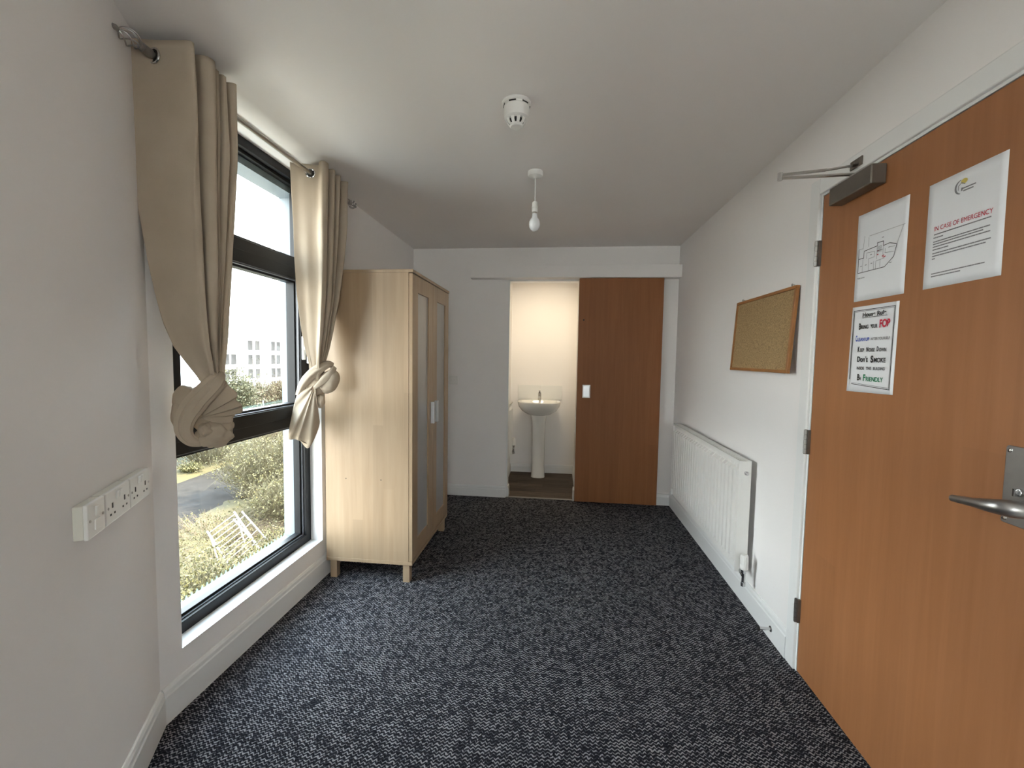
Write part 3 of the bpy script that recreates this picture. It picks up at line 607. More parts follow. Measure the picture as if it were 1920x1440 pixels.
for a, b in zip(rr, rr[1:]):
    for i in range(32): bm.faces.new((a[i], a[(i+1) % 32], b[(i+1) % 32], b[i]))
bm.faces.new(rr[0]); bm.faces.new(rr[-1]); obj('pedestal', bm, CERAM, bs, smooth=True)
bm = B(); cyl(bm, (0, .13, .848), (0, .13, .915), .019, 20); cyl(bm, (0, .13, .895), (0, .03, .872), .012, 14, .010); cyl(bm, (0, .13, .915), (0, .125, .935), .020, 20, .016); bar(bm, (0, .13, .932), (0, .075, .955), .016, .008)
obj('mixer_tap', bm, CHROME, bs, smooth=True)
bm = B(); cyl(bm, (0, -.178, .832), (0, -.172, .832), .006, 12); obj('overflow_hole', bm, DARK, bs)
bm = B(); torus(bm, (0, -.02, .735), (0, 0, 1), .018, .003, 20, 6); obj('waste_ring', bm, CHROME, bs, smooth=True)
for x0, x1 in ((-.443, -.1935), (-.1915, .056)):
    tag(box('splashback_tile', (x0, x1, 4.893, 4.9025, .848, 1.010), CERAM, bevel=.0015), 'white glossy splashback tile behind the basin, %s of the pair' % ('left' if x0 < -.3 else 'right'), 'tile', 'splashback tiles behind the basin')

# ================================================================== wardrobe
wx0, wx1, wy0, wy1, wt = -1.338, -.815, 2.352, 3.150, 1.802
wd = tag(empty('wardrobe', ((wx0+wx1)/2, (wy0+wy1)/2, 0)), 'tall birch wardrobe with two frosted panel doors beside the window', 'wardrobe')
def wp(name, boxes, material, parent=None, bevel=.001):
    bm = B()
    for a in boxes: bx(bm, *a)
    bmesh.ops.translate(bm, verts=bm.verts, vec=-Vector(wd.location)); return obj(name, bm, material, parent or wd, bevel=bevel)
dt = .020; sx1 = wx1-dt-.002
wp('top_panel', [(wx0, wx1+.004, wy0-.003, wy1+.003, wt-.017, wt)], BIRCH)
wp('side_panel', [(wx0, sx1, wy0, wy0+.018, .125, wt-.017)], BIRCH); wp('side_panel', [(wx0, sx1, wy1-.018, wy1, .125, wt-.017)], BIRCH)
wp('bottom_panel', [(wx0, wx1, wy0-.002, wy1+.002, .105, .125)], BIRCH)
wp('back_panel', [(wx0, wx0+.006, wy0+.018, wy1-.018, .125, wt-.017)], BIRCH)
wp('shelf', [(wx0+.006, sx1-.01, wy0+.018, wy1-.018, 1.50, 1.516)], BIRCH)
for x in (wx0+.02, wx1-.058):
    for y_ in (wy0+.006, wy1-.046):
        bm = B(); bx(bm, x, x+.04, y_, y_+.04, 0, .105); bmesh.ops.translate(bm, verts=bm.verts, vec=-Vector(wd.location)); obj('leg', bm, BIRCH, wd, bevel=.001)
ym = (wy0+wy1)/2
for i, (a, b) in enumerate(((wy0+.001, ym-.0015), (ym+.0015, wy1-.001))):
    za, zb = .128, wt-.021; s0, s1 = (.095, .088) 
    d = wp('door', [(wx1-dt, wx1, a, a+s0, za, zb), (wx1-dt, wx1, b-s1, b, za, zb), (wx1-dt, wx1, a+s0, b-s1, za, za+.10), (wx1-dt, wx1, a+s0, b-s1, zb-.095, zb)], BIRCH)
    wp('frosted_panel', [(wx1-dt+.004, wx1-.009, a+s0-.002, b-s1+.002, za+.095, zb-.09)], FROST, d, 0)
    hy = b-.040 if i == 0 else a+.040
    wp('handle', [(wx1+.002, wx1+.026, hy-.012, hy+.012, .885, 1.025)], SILVER, d, .002)
for x, z in ((-1.217, .60), (-1.005, .60)): wp('scuff_mark', [(x, x+.007, wy0-.0006, wy0+.0005, z, z+.004)], DARK, bevel=0)

# ================================================================== sockets on the near wall, switch on the back wall
def sock_root(name, s, label, cat, group=None):
    p = CN + dN*s; t = tag(empty(name, (p.x, p.y, .912)), label, cat, group)
    t.matrix_world = Matrix(((-dN.x, -nN.x, 0, p.x), (-dN.y, -nN.y, 0, p.y), (0, 0, 1, .912), (0, 0, 0, 1))) ; return t
# local frame: x = towards the far end (left to right in view), -y = into room
def double_socket(s, label):
    t = sock_root('wall_socket', s, label, 'socket', 'double sockets by the window corner')
    box('back_box', (-.070, .070, -.020, 0, -.041, .041), CREAMP, t, bevel=.002)
    box('plate', (-.0715, .0715, -.029, -.020, -.043, .043), PLASTIC, t, bevel=.003)
    for sg in (-1, 1):
        bm = B(); cx = sg*.036
        bx(bm, cx-.003, cx+.003, -.0298, -.0288, -.004, .004+.0055); bx(bm, cx-.0145, cx-.008, -.0298, -.0288, -.022, -.017); bx(bm, cx+.008, cx+.0145, -.0298, -.0288, -.022, -.017)
        obj('pin_holes', bm, DARK, t)
        M = Matrix.Translation((sg*.010, -.0285, .024)) @ Matrix.Rotation(math.radians(8), 4, 'X')
        bm = B(); bx(bm, -.0055, .0055, -.004, .002, -.011, .011, M); obj('rocker_switch', bm, PLASTIC, t, bevel=.001)
    for sx_ in (-.060, .060):
        bm = B(); cyl(bm, (sx_, -.029, 0), (sx_, -.0303, 0), .0035, 12); obj('screw', bm, STEEL, t, smooth=True)
    return t
double_socket(.190, 'white double socket nearest the window corner on the angled wall')
double_socket(.335, 'white double socket between the switched spur and the other double socket')
t = sock_root('fused_spur', .455, 'white switched fuse spur, furthest from the window in the row of sockets', 'switch')
box('back_box', (-.041, .041, -.020, 0, -.041, .041), CREAMP, t, bevel=.002); box('plate', (-.043, .043, -.029, -.020, -.043, .043), PLASTIC, t, bevel=.003)
box('fuse_carrier', (-.012, .014, -.0315, -.028, -.028, -.002), PLASTIC, t, bevel=.0015)
bm = B(); bx(bm, -.006, .008, -.004, .002, -.012, .012, Matrix.Translation((0, -.0285, .018)) @ Matrix.Rotation(math.radians(8), 4, 'X')); obj('rocker_switch', bm, PLASTIC, t, bevel=.001)
for sx_ in (-.032, .032):
    bm = B(); cyl(bm, (sx_, -.029, 0), (sx_, -.0303, 0), .0035, 12); obj('screw', bm, STEEL, t, smooth=True)
t = tag(empty('light_switch', (-.972, D, 1.103)), 'small square double light switch on the back wall beside the wardrobe', 'switch')
box('plate', (-.042, .042, -.009, 0, -.042, .042), PLASTIC, t, bevel=.003)
for sx_ in (-.014, .014):
    bm = B(); bx(bm, -.006, .006, -.004, .002, -.011, .011, Matrix.Translation((sx_, -.0088, 0)) @ Matrix.Rotation(math.radians(8), 4, 'X')); obj('rocker_switch', bm, PLASTIC, t, bevel=.001)

# ================================================================== ceiling things
sm = tag(empty('smoke_detector', (-.183, 1.745, H)), 'round white smoke detector on a deep base on the ceiling', 'smoke detector')
bm = B(); lathe(bm, [(.050, 0), (.058, -.002), (.058, -.008), (.054, -.012), (.051, -.012), (.051, -.020)], 40); obj('mounting_base', bm, PLASTIC, sm, smooth=True)
bm = B(); lathe(bm, [(.047, -.012), (.047, -.018), (.0505, -.021), (.0505, -.055), (.0485, -.062), (.0405, -.066)], 40, cap=False); obj('body', bm, PLASTIC, sm, smooth=True)
for i in range(6):
    a = i*PI/3+.3; bm = B(); bx(bm, .0495, .0515, -.014, .014, -.0195, -.0145, Matrix.Rotation(a, 4, 'Z')); obj('base_slot', bm, DARK, sm)
bm = B(); lathe(bm, [(.030, -.064), (.026, -.084)], 24); obj('sensor_core', bm, DARK, sm, smooth=True)
bm = B(); lathe(bm, [(.0265, -.084), (.0265, -.092), (.022, -.0950), (.019, -.0950), (.0185, -.0943), (0, -.0943)], 32); lathe(bm, [(.0415, -.062), (.042, -.066), (.038, -.068), (.030, -.068)], 32, cap=False)
for i in range(10):
    a = i*PI/5; M = Matrix.Rotation(a, 4, 'Z')
    p = [M @ Vector(q) for q in ((.040, 0, -.064), (.036, 0, -.078), (.024, 0, -.091))]
    M2 = M; s_ = M @ Vector((0, 1, 0))
    vs = []
    for q, hw in zip(p, (.0075, .006, .005)): vs.append((bm.verts.new(q-s_*hw), bm.verts.new(q+s_*hw), bm.verts.new(q*.93+Vector((0, 0, q.z*.07))+s_*hw), bm.verts.new(q*.93+Vector((0, 0, q.z*.07))-s_*hw)))
    for u, v in zip(vs, vs[1:]):
        for k in range(4): bm.faces.new((u[k], u[(k+1) % 4], v[(k+1) % 4], v[k]))
obj('sensor_cage', bm, PLASTIC, sm)
pdn = tag(empty('pendant_light', (-.142, 2.378, H)), 'bare white bulb hanging from a small round ceiling rose', 'light')
bm = B(); lathe(bm, [(.040, 0), (.041, -.004), (.041, -.018), (.037, -.024), (.016, -.029), (.006, -.034), (0, -.035)], 36); obj('ceiling_rose', bm, PLASTIC, pdn, smooth=True)
bm = B(); cyl(bm, (0, 0, -.03), (0, 0, -.165), .0025, 8); obj('flex', bm, PLASTIC, pdn, smooth=True)
bm = B(); lathe(bm, [(.004, -.155), (.0125, -.160), (.0150, -.166), (.0155, -.186), (.0175, -.187), (.0175, -.191), (.0160, -.192), (.0160, -.212), (.0135, -.214)], 24); obj('lamp_holder', bm, PLASTIC, pdn, smooth=True)
bm = B(); lathe(bm, [(.0125, -.212), (.0125, -.226)], 20); obj('bulb_cap', bm, NICKEL, pdn, smooth=True)
BULB = mat('opal_bulb_glass', (0.80, 0.82, 0.84), 0.15, var=0.01, coat=.5)
bm = B(); lathe(bm, [(.0135, -.222), (.0140, -.232), (.0170, -.244), (.0250, -.254), (.0295, -.267), (.0300, -.281), (.0270, -.297), (.0190, -.308), (.0090, -.3145), (0, -.316)], 32); obj('bulb', bm, BULB, pdn, smooth=True)

# ================================================================== curtain rod
RX, RZ = -1.28, 2.246
rod = tag(empty('curtain_rod', (RX, 1.9, RZ)), 'slim brushed metal curtain rod with twisted wire cage finials', 'curtain rod')
bm = B(); cyl(bm, (0, 1.250-1.9, 0), (0, 2.545-1.9, 0), .0095, 18); obj('pole', bm, NICKEL, rod, smooth=True)
for sg, y_ in ((-1, 1.252), (1, 2.548)):
    bm = B(); cyl(bm, (0, y_-1.9-sg*.015, 0), (0, y_-1.9+sg*.012, 0), .0135, 18); cyl(bm, (0, y_-1.9+sg*.012, 0), (0, y_-1.9+sg*.020, 0), .009, 16)
    Lf = .064 if sg < 0 else .050
    for k in range(6):
        pp = []
        for i in range(15):
            u = i/14; a = k*PI/3+u*2.2; r = .021*math.sin(PI*u)**.7+.003
            pp.append((r*math.cos(a), y_-1.9+sg*(.018+u*Lf), r*math.sin(a)))
        tube(bm, pp, .0021, 6)
    lathe(bm, [(0, .022), (.006, .018), (.008, .010), (.0055, .002), (.0045, 0)], 14, Matrix(((1, 0, 0, 0), (0, 0, sg, y_-1.9+sg*(.018+Lf)), (0, 1, 0, 0), (0, 0, 0, 1))), cap=False)
    obj('finial', bm, STEEL, rod, smooth=True)
for y_ in (1.302, 2.50):
    bm = B(); cyl(bm, (XL-RX, y_-1.9, 0), (-.004, y_-1.9, 0), .006, 12); cyl(bm, (XL-RX, y_-1.9, 0), (XL-RX+.006, y_-1.9, 0), .020, 20); torus(bm, (0, y_-1.9, 0), (0, 1, 0), .0125, .004, 20, 8); obj('bracket', bm, STEEL, rod, smooth=True)

# ================================================================== curtains
def drape(name, parent, plan0, rows, nrow=46, n=7, wob=.004, seed=0, hem=False):
    """plan0: top zigzag (x,y); rows: (z, xl, xr, y0, y1)"""
    P = [Vector((x, y, 0)) for x, y in plan0]; S = catmull(P, n)
    ax0, ax1 = min(p.x for p in P), max(p.x for p in P); ay0, ay1 = min(p.y for p in P), max(p.y for p in P)
    bm = B(); g = []
    zt, zb = rows[0][0], rows[-1][0]
    for i in range(nrow+1):
        z = zt+(zb-zt)*i/nrow; xl, xr, y0, y1 = interp(rows, z); rw = []
        for j, s in enumerate(S):
            u = (s.x-ax0)/(ax1-ax0); v = (s.y-ay0)/(ay1-ay0)
            f = i/nrow; w_ = wob*min(1, f*4)
            dx = noise.noise(Vector((j*.13+seed, z*2.2, 0)))*w_*2; dy = noise.noise(Vector((j*.13+seed, z*2.2, 9)))*w_*1.5
            rw.append(bm.verts.new((xl+(xr-xl)*u+dx, y0+(y1-y0)*v+dy, z)))
        g.append(rw)
    for i in range(nrow):
        for j in range(len(S)-1): bm.faces.new((g[i][j], g[i][j+1], g[i+1][j+1], g[i+1][j]))
    bmesh.ops.translate(bm, verts=bm.verts, vec=-Vector(parent.location))
    o = obj(name, bm, CLOTH, parent, smooth=True); s = o.modifiers.new('s', 'SOLIDIFY'); s.thickness = .002
    return o
def eyelet(parent, c, axis, R_=.020):
    bm = B(); torus(bm, Vector(c)-Vector(parent.location), axis, R_, .0035, 28, 8); obj('eyelet', bm, CHROME, parent, smooth=True)
def eyelet_shade(parent, c, axis, R_):
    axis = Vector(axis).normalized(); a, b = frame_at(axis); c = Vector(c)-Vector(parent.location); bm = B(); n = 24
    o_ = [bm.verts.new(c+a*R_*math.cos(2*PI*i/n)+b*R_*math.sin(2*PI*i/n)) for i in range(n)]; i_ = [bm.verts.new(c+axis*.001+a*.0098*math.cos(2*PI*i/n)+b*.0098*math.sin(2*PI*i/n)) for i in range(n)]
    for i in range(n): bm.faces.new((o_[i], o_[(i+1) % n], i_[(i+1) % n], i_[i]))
    obj('eyelet_shade_ring', bm, DARK, parent)  # dark ring laid over the cloth, painted shade for the eyelet opening
class Loc:
    """cloth sculpting frame: a = sideways, b = up, c = towards the room"""
    def __init__(s, o, r): s.o = Vector(o); s.r = Vector(r).normalized(); s.n = Vector((0, 0, 1)).cross(s.r); s.n.normalize(); s.n = -s.n
    def p(s, a, b, c=0): return s.o+s.r*a+Vector((0, 0, b))-s.n*(-c)
def band(bm, fr, path, halfw, depth, pleats=3, amp=.12, n=28, seg=8, ph=0.0):
    """pleated soft tube; path [(a,b,c)], halfw/depth tables over 0..1"""
    pts = [fr.p(*q) for q in path]; S = catmull(pts, seg); m_ = len(S); rings = []
    for i, p in enumerate(S):
        t = (S[min(i+1, m_-1)]-S[max(i-1, 0)]).normalized(); u = i/(m_-1)
        side = t.cross(fr.n).normalized(); out = side.cross(t).normalized()
        hw, dp = interp(halfw, u)[0], interp(depth, u)[0]
        rg = []
        for k in range(n):
            a = 2*PI*k/n; f = 1+amp*math.sin(pleats*a*1.0+ph+u*1.5)*(.5+.5*abs(math.sin(a)))
            f += .05*noise.noise(Vector((math.cos(a)*2+ph, math.sin(a)*2, u*5)))
            rg.append(bm.verts.new(p+side*hw*f*math.cos(a)+out*dp*f*math.sin(a)))
        rings.append(rg)
    for A_, B_ in zip(rings, rings[1:]):
        for k in range(n): bm.faces.new((A_[k], A_[(k+1) % n], B_[(k+1) % n], B_[k]))
    bm.faces.new(rings[0]); bm.faces.new(rings[-1])
def fan(bm, fr, hub, rim, depth=.02, pl=.010, n=64, m_=14, npl=6, r0=.12, saw=False):
    """pleated cloth fanning from a hub point to a rim polyline [(a,b,c)]"""
    R_ = catmull([Vector(q) for q in rim], max(2, n//(len(rim)-1))); hubv = Vector(hub); g = []
    for i in range(m_+1):
        u = r0+(1-r0)*i/m_; rw = []
        for k, q in enumerate(R_):
            v = k/(len(R_)-1); q3 = hubv.lerp(q, u)
            bul = depth*math.sin(PI*min(1, u*.9))*math.sin(PI*v)**.6
            pleat = pl*math.sin(v*npl*2*PI)*(.25+.75*u)
            sharp = pl*.6*(1-abs(((v*npl) % 1)*2-1))*(.3+.7*u)
            if saw:
                f = (v*npl) % 1; pleat = pl*(f if f < .86 else (1-f)/.14*.86)*(.35+.65*u); sharp = 0
            rw.append(bm.verts.new(fr.p(q3.x, q3.y, q3.z+bul+pleat+sharp)))
        g.append(rw)
    for i in range(m_):
        for k in range(len(R_)-1): bm.faces.new((g[i][k], g[i][k+1], g[i+1][k+1], g[i+1][k]))
def blob(bm, fr, c, r, rot=0, crease=None, seed=0, n=40, k=24, amp=.06, fold=0, fa=0.0):
    c = Vector(c); vs = []
    for i in range(k+1):
        th = PI*i/k; rw = []
        for j in range(n):
            ph = 2*PI*j/n; d = Vector((math.sin(th)*math.cos(ph), math.cos(th), math.sin(th)*math.sin(ph)))
            f = 1+amp*noise.noise(d*2.2+Vector((seed, 0, 0)))*2
            if fold: f += .05*math.sin(fold*(d.x*math.cos(fa)+d.y*math.sin(fa))*2+seed)*max(0, d.z)
            a, b = d.x*r[0]*f, d.y*r[1]*f
            a, b = a*math.cos(rot)-b*math.sin(rot), a*math.sin(rot)+b*math.cos(rot)
            rw.append(bm.verts.new(fr.p(c.x+a, c.y+b, c.z+d.z*r[2]*f)))
        vs.append(rw)
    for A_, B_ in zip(vs, vs[1:]):
        for j in range(n): bm.faces.new((A_[j], A_[(j+1) % n], B_[(j+1) % n], B_[j]))
def finish(bm, parent, name='knot', solid=False):
    bmesh.ops.remove_doubles(bm, verts=bm.verts, dist=1e-5)
    bmesh.ops.translate(bm, verts=bm.verts, vec=-Vector(parent.location))
    o = obj(name, bm, CLOTH, parent, smooth=True)
    if solid: s = o.modifiers.new('s', 'SOLIDIFY'); s.thickness = .0025
    return o
# --- left curtain
lc = tag(empty('curtain', (RX, 1.38, RZ)), 'left cream eyelet curtain tied in a bulky knot, backlit by the window', 'curtain', 'cream curtains at the window')
plan_l = [(-1.350, 1.262), (-1.335, 1.268), (-1.27, 1.282), (-1.20, 1.288), (-1.172, 1.292), (-1.170, 1.306), (-1.20, 1.318), (-1.34, 1.322), (-1.345, 1.336), (-1.24, 1.350), (-1.185, 1.356), (-1.168, 1.372), (-1.172, 1.392), (-1.21, 1.404), (-1.34, 1.404), (-1.345, 1.414), (-1.21, 1.420), (-1.195, 1.429), (-1.21, 1.438), (-1.34, 1.440), (-1.345, 1.448), (-1.21, 1.450), (-1.192, 1.459), (-1.21, 1.470), (-1.34, 1.476), (-1.34, 1.488), (-1.21, 1.494), (-1.186, 1.506), (-1.20, 1.514)]
rows_l = [(2.294, -1.352, -1.166, 1.262, 1.514), (2.05, -1.350, -1.158, 1.262, 1.503), (1.80, -1.348, -1.165, 1.270, 1.490), (1.60, -1.332, -1.172, 1.288, 1.474), (1.50, -1.322, -1.176, 1.300, 1.462), (1.42, -1.312, -1.178, 1.312, 1.452), (1.35, -1.292, -1.180, 1.325, 1.442), (1.28, -1.266, -1.190, 1.356, 1.434), (1.23, -1.245, -1.200, 1.378, 1.434), (1.17, -1.240, -1.212, 1.410, 1.440)]
drape('cloth', lc, plan_l, rows_l, n=6, wob=.005, seed=1)
eyelet(lc, (RX, 1.278, RZ), (.15, 1, 0), .022); eyelet_shade(lc, (RX, 1.2765, RZ), (.15, 1, 0), .0205)
for y_ in (1.32, 1.367, 1.40, 1.43, 1.46, 1.49): eyelet(lc, (RX, y_, RZ), (.0, 1, 0), .021)
fl_ = Loc((-1.245, 1.40, 1.12), (.746, .666, 0))
K = .000212; Kz = .000264
def q_(u, v, c=0): return ((u-540)*K, -(v-792)*Kz, c)
bm = B()
blob(bm, fl_, q_(600, 780, -.035), (.080, .090, .045), seed=2)                       # core
blob(bm, fl_, q_(260, 660, -.035), (.036, .048, .032), seed=5, fold=2, fa=.3)            # rear lobe
blob(bm, fl_, q_(230, 860, -.032), (.034, .072, .032), seed=6, fold=2)
blob(bm, fl_, q_(665, 1150, .004), (.053, .045, .042), seed=8, amp=.13, fold=4, fa=.9)  # tucked ball
blob(bm, fl_, q_(790, 1060, -.004), (.030, .040, .030), seed=9, amp=.10, fold=2, fa=.2)
blob(bm, fl_, q_(530, 1075, .016), (.024, .026, .030), seed=10, amp=.12, fold=2, fa=.4)
o1 = finish(bm, lc, 'knot')
bm = B()
band(bm, fl_, [q_(500, 1260, .018), q_(330, 1190, .022), q_(245, 1060, .026), q_(270, 880, .034), q_(400, 690, .046), q_(570, 520, .052), q_(710, 380, .040), q_(780, 320, .0)],
     [(0, .006), (.12, .018), (.3, .026), (.55, .034), (.8, .030), (1, .012)], [(0, .005), (.2, .014), (.5, .018), (.8, .016), (1, .008)], pleats=7, amp=.17, ph=.7)
band(bm, fl_, [q_(150, 1100, .008), q_(200, 960, .012), q_(280, 780, .012), q_(400, 640, .008), q_(470, 590, -.01)],
     [(0, .005), (.25, .018), (.6, .020), (1, .010)], [(0, .004), (.3, .012), (.7, .014), (1, .006)], pleats=2, amp=.08)
finish(bm, lc, 'knot_wrap')
bm = B()
fan(bm, fl_, q_(430, 900, .020), [q_(640, 500, .006), q_(800, 400, -.004), q_(880, 490, .0), q_(990, 590, .0), q_(975, 680, .004), q_(1045, 740, .002), q_(1060, 850, .004), q_(930, 880, .010), q_(900, 985, .010), q_(700, 985, .014)], depth=.026, pl=.020, npl=5, n=130, saw=True)
finish(bm, lc, 'knot_fan', solid=True)
# --- right curtain
rc = tag(empty('curtain', (RX, 2.27, RZ)), 'right cream eyelet curtain tied in a smaller knot with a pleated tail, beside the wardrobe', 'curtain', 'cream curtains at the window')
plan_r = [(-1.372, 2.108), (-1.345, 2.125), (-1.31, 2.132), (-1.27, 2.145), (-1.240, 2.150), (-1.222, 2.120), (-1.196, 2.105), (-1.184, 2.125), (-1.20, 2.160), (-1.33, 2.190), (-1.33, 2.215), (-1.21, 2.205), (-1.190, 2.215), (-1.21, 2.240), (-1.33, 2.262), (-1.33, 2.285), (-1.22, 2.280), (-1.196, 2.290), (-1.22, 2.315), (-1.33, 2.335), (-1.33, 2.360), (-1.22, 2.360), (-1.195, 2.375), (-1.22, 2.395), (-1.30, 2.410)]
rows_r = [(2.292, -1.372, -1.186, 2.105, 2.405), (2.05, -1.368, -1.190, 2.108, 2.39), (1.85, -1.362, -1.198, 2.112, 2.37), (1.62, -1.352, -1.212, 2.120, 2.34), (1.45, -1.342, -1.232, 2.135, 2.30), (1.35, -1.332, -1.25, 2.150, 2.275), (1.27, -1.322, -1.268, 2.17, 2.250), (1.18, -1.318, -1.285, 2.19, 2.24)]
drape('cloth', rc, plan_r, rows_r, n=6, wob=.004, seed=4)
eyelet(rc, (RX, 2.138, RZ), (-.25, 1, 0), .021); eyelet_shade(rc, (RX, 2.1355, RZ), (-.25, 1, 0), .0195)
for y_ in (2.18, 2.225, 2.27, 2.31, 2.35): eyelet(rc, (RX, y_, RZ), (0, 1, 0), .021)
fr_ = Loc((-1.300, 2.222, 1.170), (.865, .502, 0))
K2 = .00259; K2z = .0028     # metres per sketch unit
def r_(x, y, c=0): return ((x-600)*K2, -(y-717)*K2z, c)
bm = B()
blob(bm, fr_, r_(597, 722, -.01), (.052, .070, .04), seed=12)
blob(bm, fr_, r_(621, 716, .006), (.050, .070, .042), rot=-.5, seed=13, fold=2, fa=.6, amp=.04)
blob(bm, fr_, r_(604, 754, .004), (.022, .040, .026), seed=14, rot=-.1)
finish(bm, rc, 'knot')
bm = B()
band(bm, fr_, [r_(561, 742, .0), r_(570, 722, .014), r_(585, 703, .026), r_(602, 690, .030), r_(618, 682, .020), r_(628, 684, .0)],
     [(0, .012), (.3, .024), (.6, .026), (1, .014)], [(0, .012), (.4, .020), (.8, .018), (1, .008)], pleats=5, amp=.10)
band(bm, fr_, [r_(592, 728, .030), r_(604, 718, .038), r_(622, 700, .036), r_(632, 688, .014)], [(0, .008), (.5, .020), (1, .012)], [(0, .008), (.5, .014), (1, .008)], pleats=3, amp=.10)
finish(bm, rc, 'knot_wrap')
bm = B()
fan(bm, fr_, r_(593, 722, .030), [r_(561, 735, .0), r_(551, 770, -.004), r_(542, 822, -.006), r_(555, 827, .0), r_(563, 830, .002), r_(580, 845, .0), r_(601, 802, -.002), r_(597, 772, -.002), r_(596, 752, .002)], depth=.022, pl=.0085, npl=5, n=80)
finish(bm, rc, 'tail', solid=True)
bm = B()
tube(bm, [fr_.p(*r_(560, 826, .008)), fr_.p(*r_(570, 834, .010)), fr_.p(*r_(581, 838, .008))], .003, 8); finish(bm, rc, 'hem')

# ================================================================== outside
GZ = -5.0
bm = B()
g = []
for i in range(61):
    rw = []
    for j in range(61):
        x = -110+i*105/60; y = -30+j*150/60
        rw.append(bm.verts.new((x, y, GZ+.25*noise.noise(Vector((x*.12, y*.12, 0)))-.05)))
    g.append(rw)
for i in range(60):
    for j in range(60): bm.faces.new((g[i][j], g[i+1][j], g[i+1][j+1], g[i][j+1]))
tag(obj('outdoor_ground', bm, GROUND, smooth=True), kind='structure')
def strip(name, pts, wd, material, z, label=None, cat=None, lump=0.0, kind='structure'):
    S = catmull([Vector((x, y, 0)) for x, y in pts], 8); bm = B(); rows = []
    for i, p in enumerate(S):
        t = (S[min(i+1, len(S)-1)]-S[max(i-1, 0)]).normalized(); s = Vector((-t.y, t.x, 0)); w_ = interp(wd, i/(len(S)-1))[0]
        rows.append([bm.verts.new(p+s*w_*f+Vector((0, 0, z+lump*(1-f*f)+.10*noise.noise(p*.9+Vector((f*2, 0, 0)))*(1 if lump else 0)))) for f in (-1, -.6, -.2, .2, .6, 1)])
    for a, b in zip(rows, rows[1:]):
        for k in range(5): bm.faces.new((a[k], a[k+1], b[k+1], b[k]))
    o = obj(name, bm, material, smooth=True); tag(o, label, cat, kind=kind); return o
struct(box('bounce_apron', (-5.9, -1.7, -14, 16, GZ-.1, GZ+.3), mat('bounce_apron_pale', (0.5, 0.47, 0.42), 0.9)))  # unseen pale slab added to bounce daylight up to the ceiling
strip('tarmac_path', [(-12.5, 2), (-14.6, 11.5), (-16.2, 18), (-18.0, 25), (-20, 33)], [(0, 2.9), (.5, 2.3), (1, 1.0)], PATH, GZ+.16)
strip('grass_bank', [(-17.8, 4), (-18.6, 15.5), (-19.6, 24.5), (-22, 36)], [(0, 1.1), (1, 1.3)], BANK, GZ+.15, lump=.25)
strip('grass_verge', [(-9.8, 4), (-11.3, 11.0), (-12.5, 16.5)], [(0, 1.0), (1, 1.2)], BANK, GZ+.17, lump=.10)
def twigs(name, base, R_, h, n, material, parent, seed, spread=1.0, thick=.02, leaves=0, leafmat=None, leafsize=.07, curve=.4):
    rr = np.random.RandomState(seed); V = []; Fc = []; LV = []; LF = []
    for i in range(n):
        a = rr.uniform(0, 2*PI); r = R_*math.sqrt(rr.uniform(0, 1)); L = h*rr.uniform(.45, 1.0)*(1-.35*(r/R_)**2)
        p = np.array([base[0]+r*.45*math.cos(a), base[1]+r*.45*math.sin(a), base[2]])
        tip = np.array([base[0]+r*spread*math.cos(a)+rr.normal(0, .12*R_), base[1]+r*spread*math.sin(a)+rr.normal(0, .12*R_), base[2]+L])
        mid = (p+tip)/2+rr.normal(0, 1, 3)*curve*.12*h; mid[2] += .1*L
        th = thick*rr.uniform(.6, 1.3); prev = None
        for s, (q, f) in enumerate(((p, 1.0), (mid, .7), (tip, .2))):
            b0 = len(V)
            for k in range(3): V.append((q[0]+th*f*math.cos(k*2.094), q[1]+th*f*math.sin(k*2.094), q[2]))
            if prev is not None:
                for k in range(3): Fc.append((prev+k, prev+(k+1) % 3, b0+(k+1) % 3, b0+k))
            prev = b0
        # side shoots
        for _ in range(3):
            t = rr.uniform(.35, 1); q = (p*(1-t)**2+2*mid*t*(1-t)+tip*t*t); e = q+rr.normal(0, 1, 3)*.16*h*np.array([1, 1, .6])+np.array([0, 0, .08*h]); b0 = len(V); w_ = th*.45
            V += [tuple(q+np.array([w_, 0, 0])), tuple(q-np.array([w_, 0, 0])), tuple(q+np.array([0, w_, 0])), tuple(e)]; Fc += [(b0, b0+1, b0+3), (b0+1, b0+2, b0+3), (b0+2, b0, b0+3)]
            for _k in range(leaves):
                u = rr.uniform(0, 1); c = q+(e-q)*u; d = rr.normal(0, 1, 3); d /= np.linalg.norm(d); s2 = np.cross(d, rr.normal(0, 1, 3)); s2 /= np.linalg.norm(s2); b1 = len(LV); ls = leafsize*rr.uniform(.5, 1.2)
                LV += [tuple(c), tuple(c+d*ls*.5+s2*ls*.28), tuple(c+d*ls), tuple(c+d*ls*.5-s2*ls*.28)]; LF.append((b1, b1+1, b1+2, b1+3))
    def mk(nm, V, Fc, mt):
        me = bpy.data.meshes.new(nm); me.from_pydata(V, [], Fc); me.materials.append(mt); o = bpy.data.objects.new(nm, me); C.objects.link(o); o.parent = parent; return o
    o = mk(name, V, Fc, material); tag(o, kind='stuff')
    if LV: tag(mk('leaves', LV, LF, leafmat), kind='stuff')
def bush(name, base, R_, h, n, label, cat, tm=TWIG, lm=LEAF, leaves=3, seed=0, spread=1.0, thick=.02, leafsize=.09):
    t = tag(empty(name, base), label, cat); twigs('twigs', (0, 0, 0), R_, h, n, tm, t, seed, spread, thick, leaves, lm, leafsize); return t
bush('shrub', (-12.2, 18.0, GZ), 2.7, 3.2, 1300, 'largest yellow green bush, right of the tarmac path outside the window', 'bush', seed=1, leaves=3)
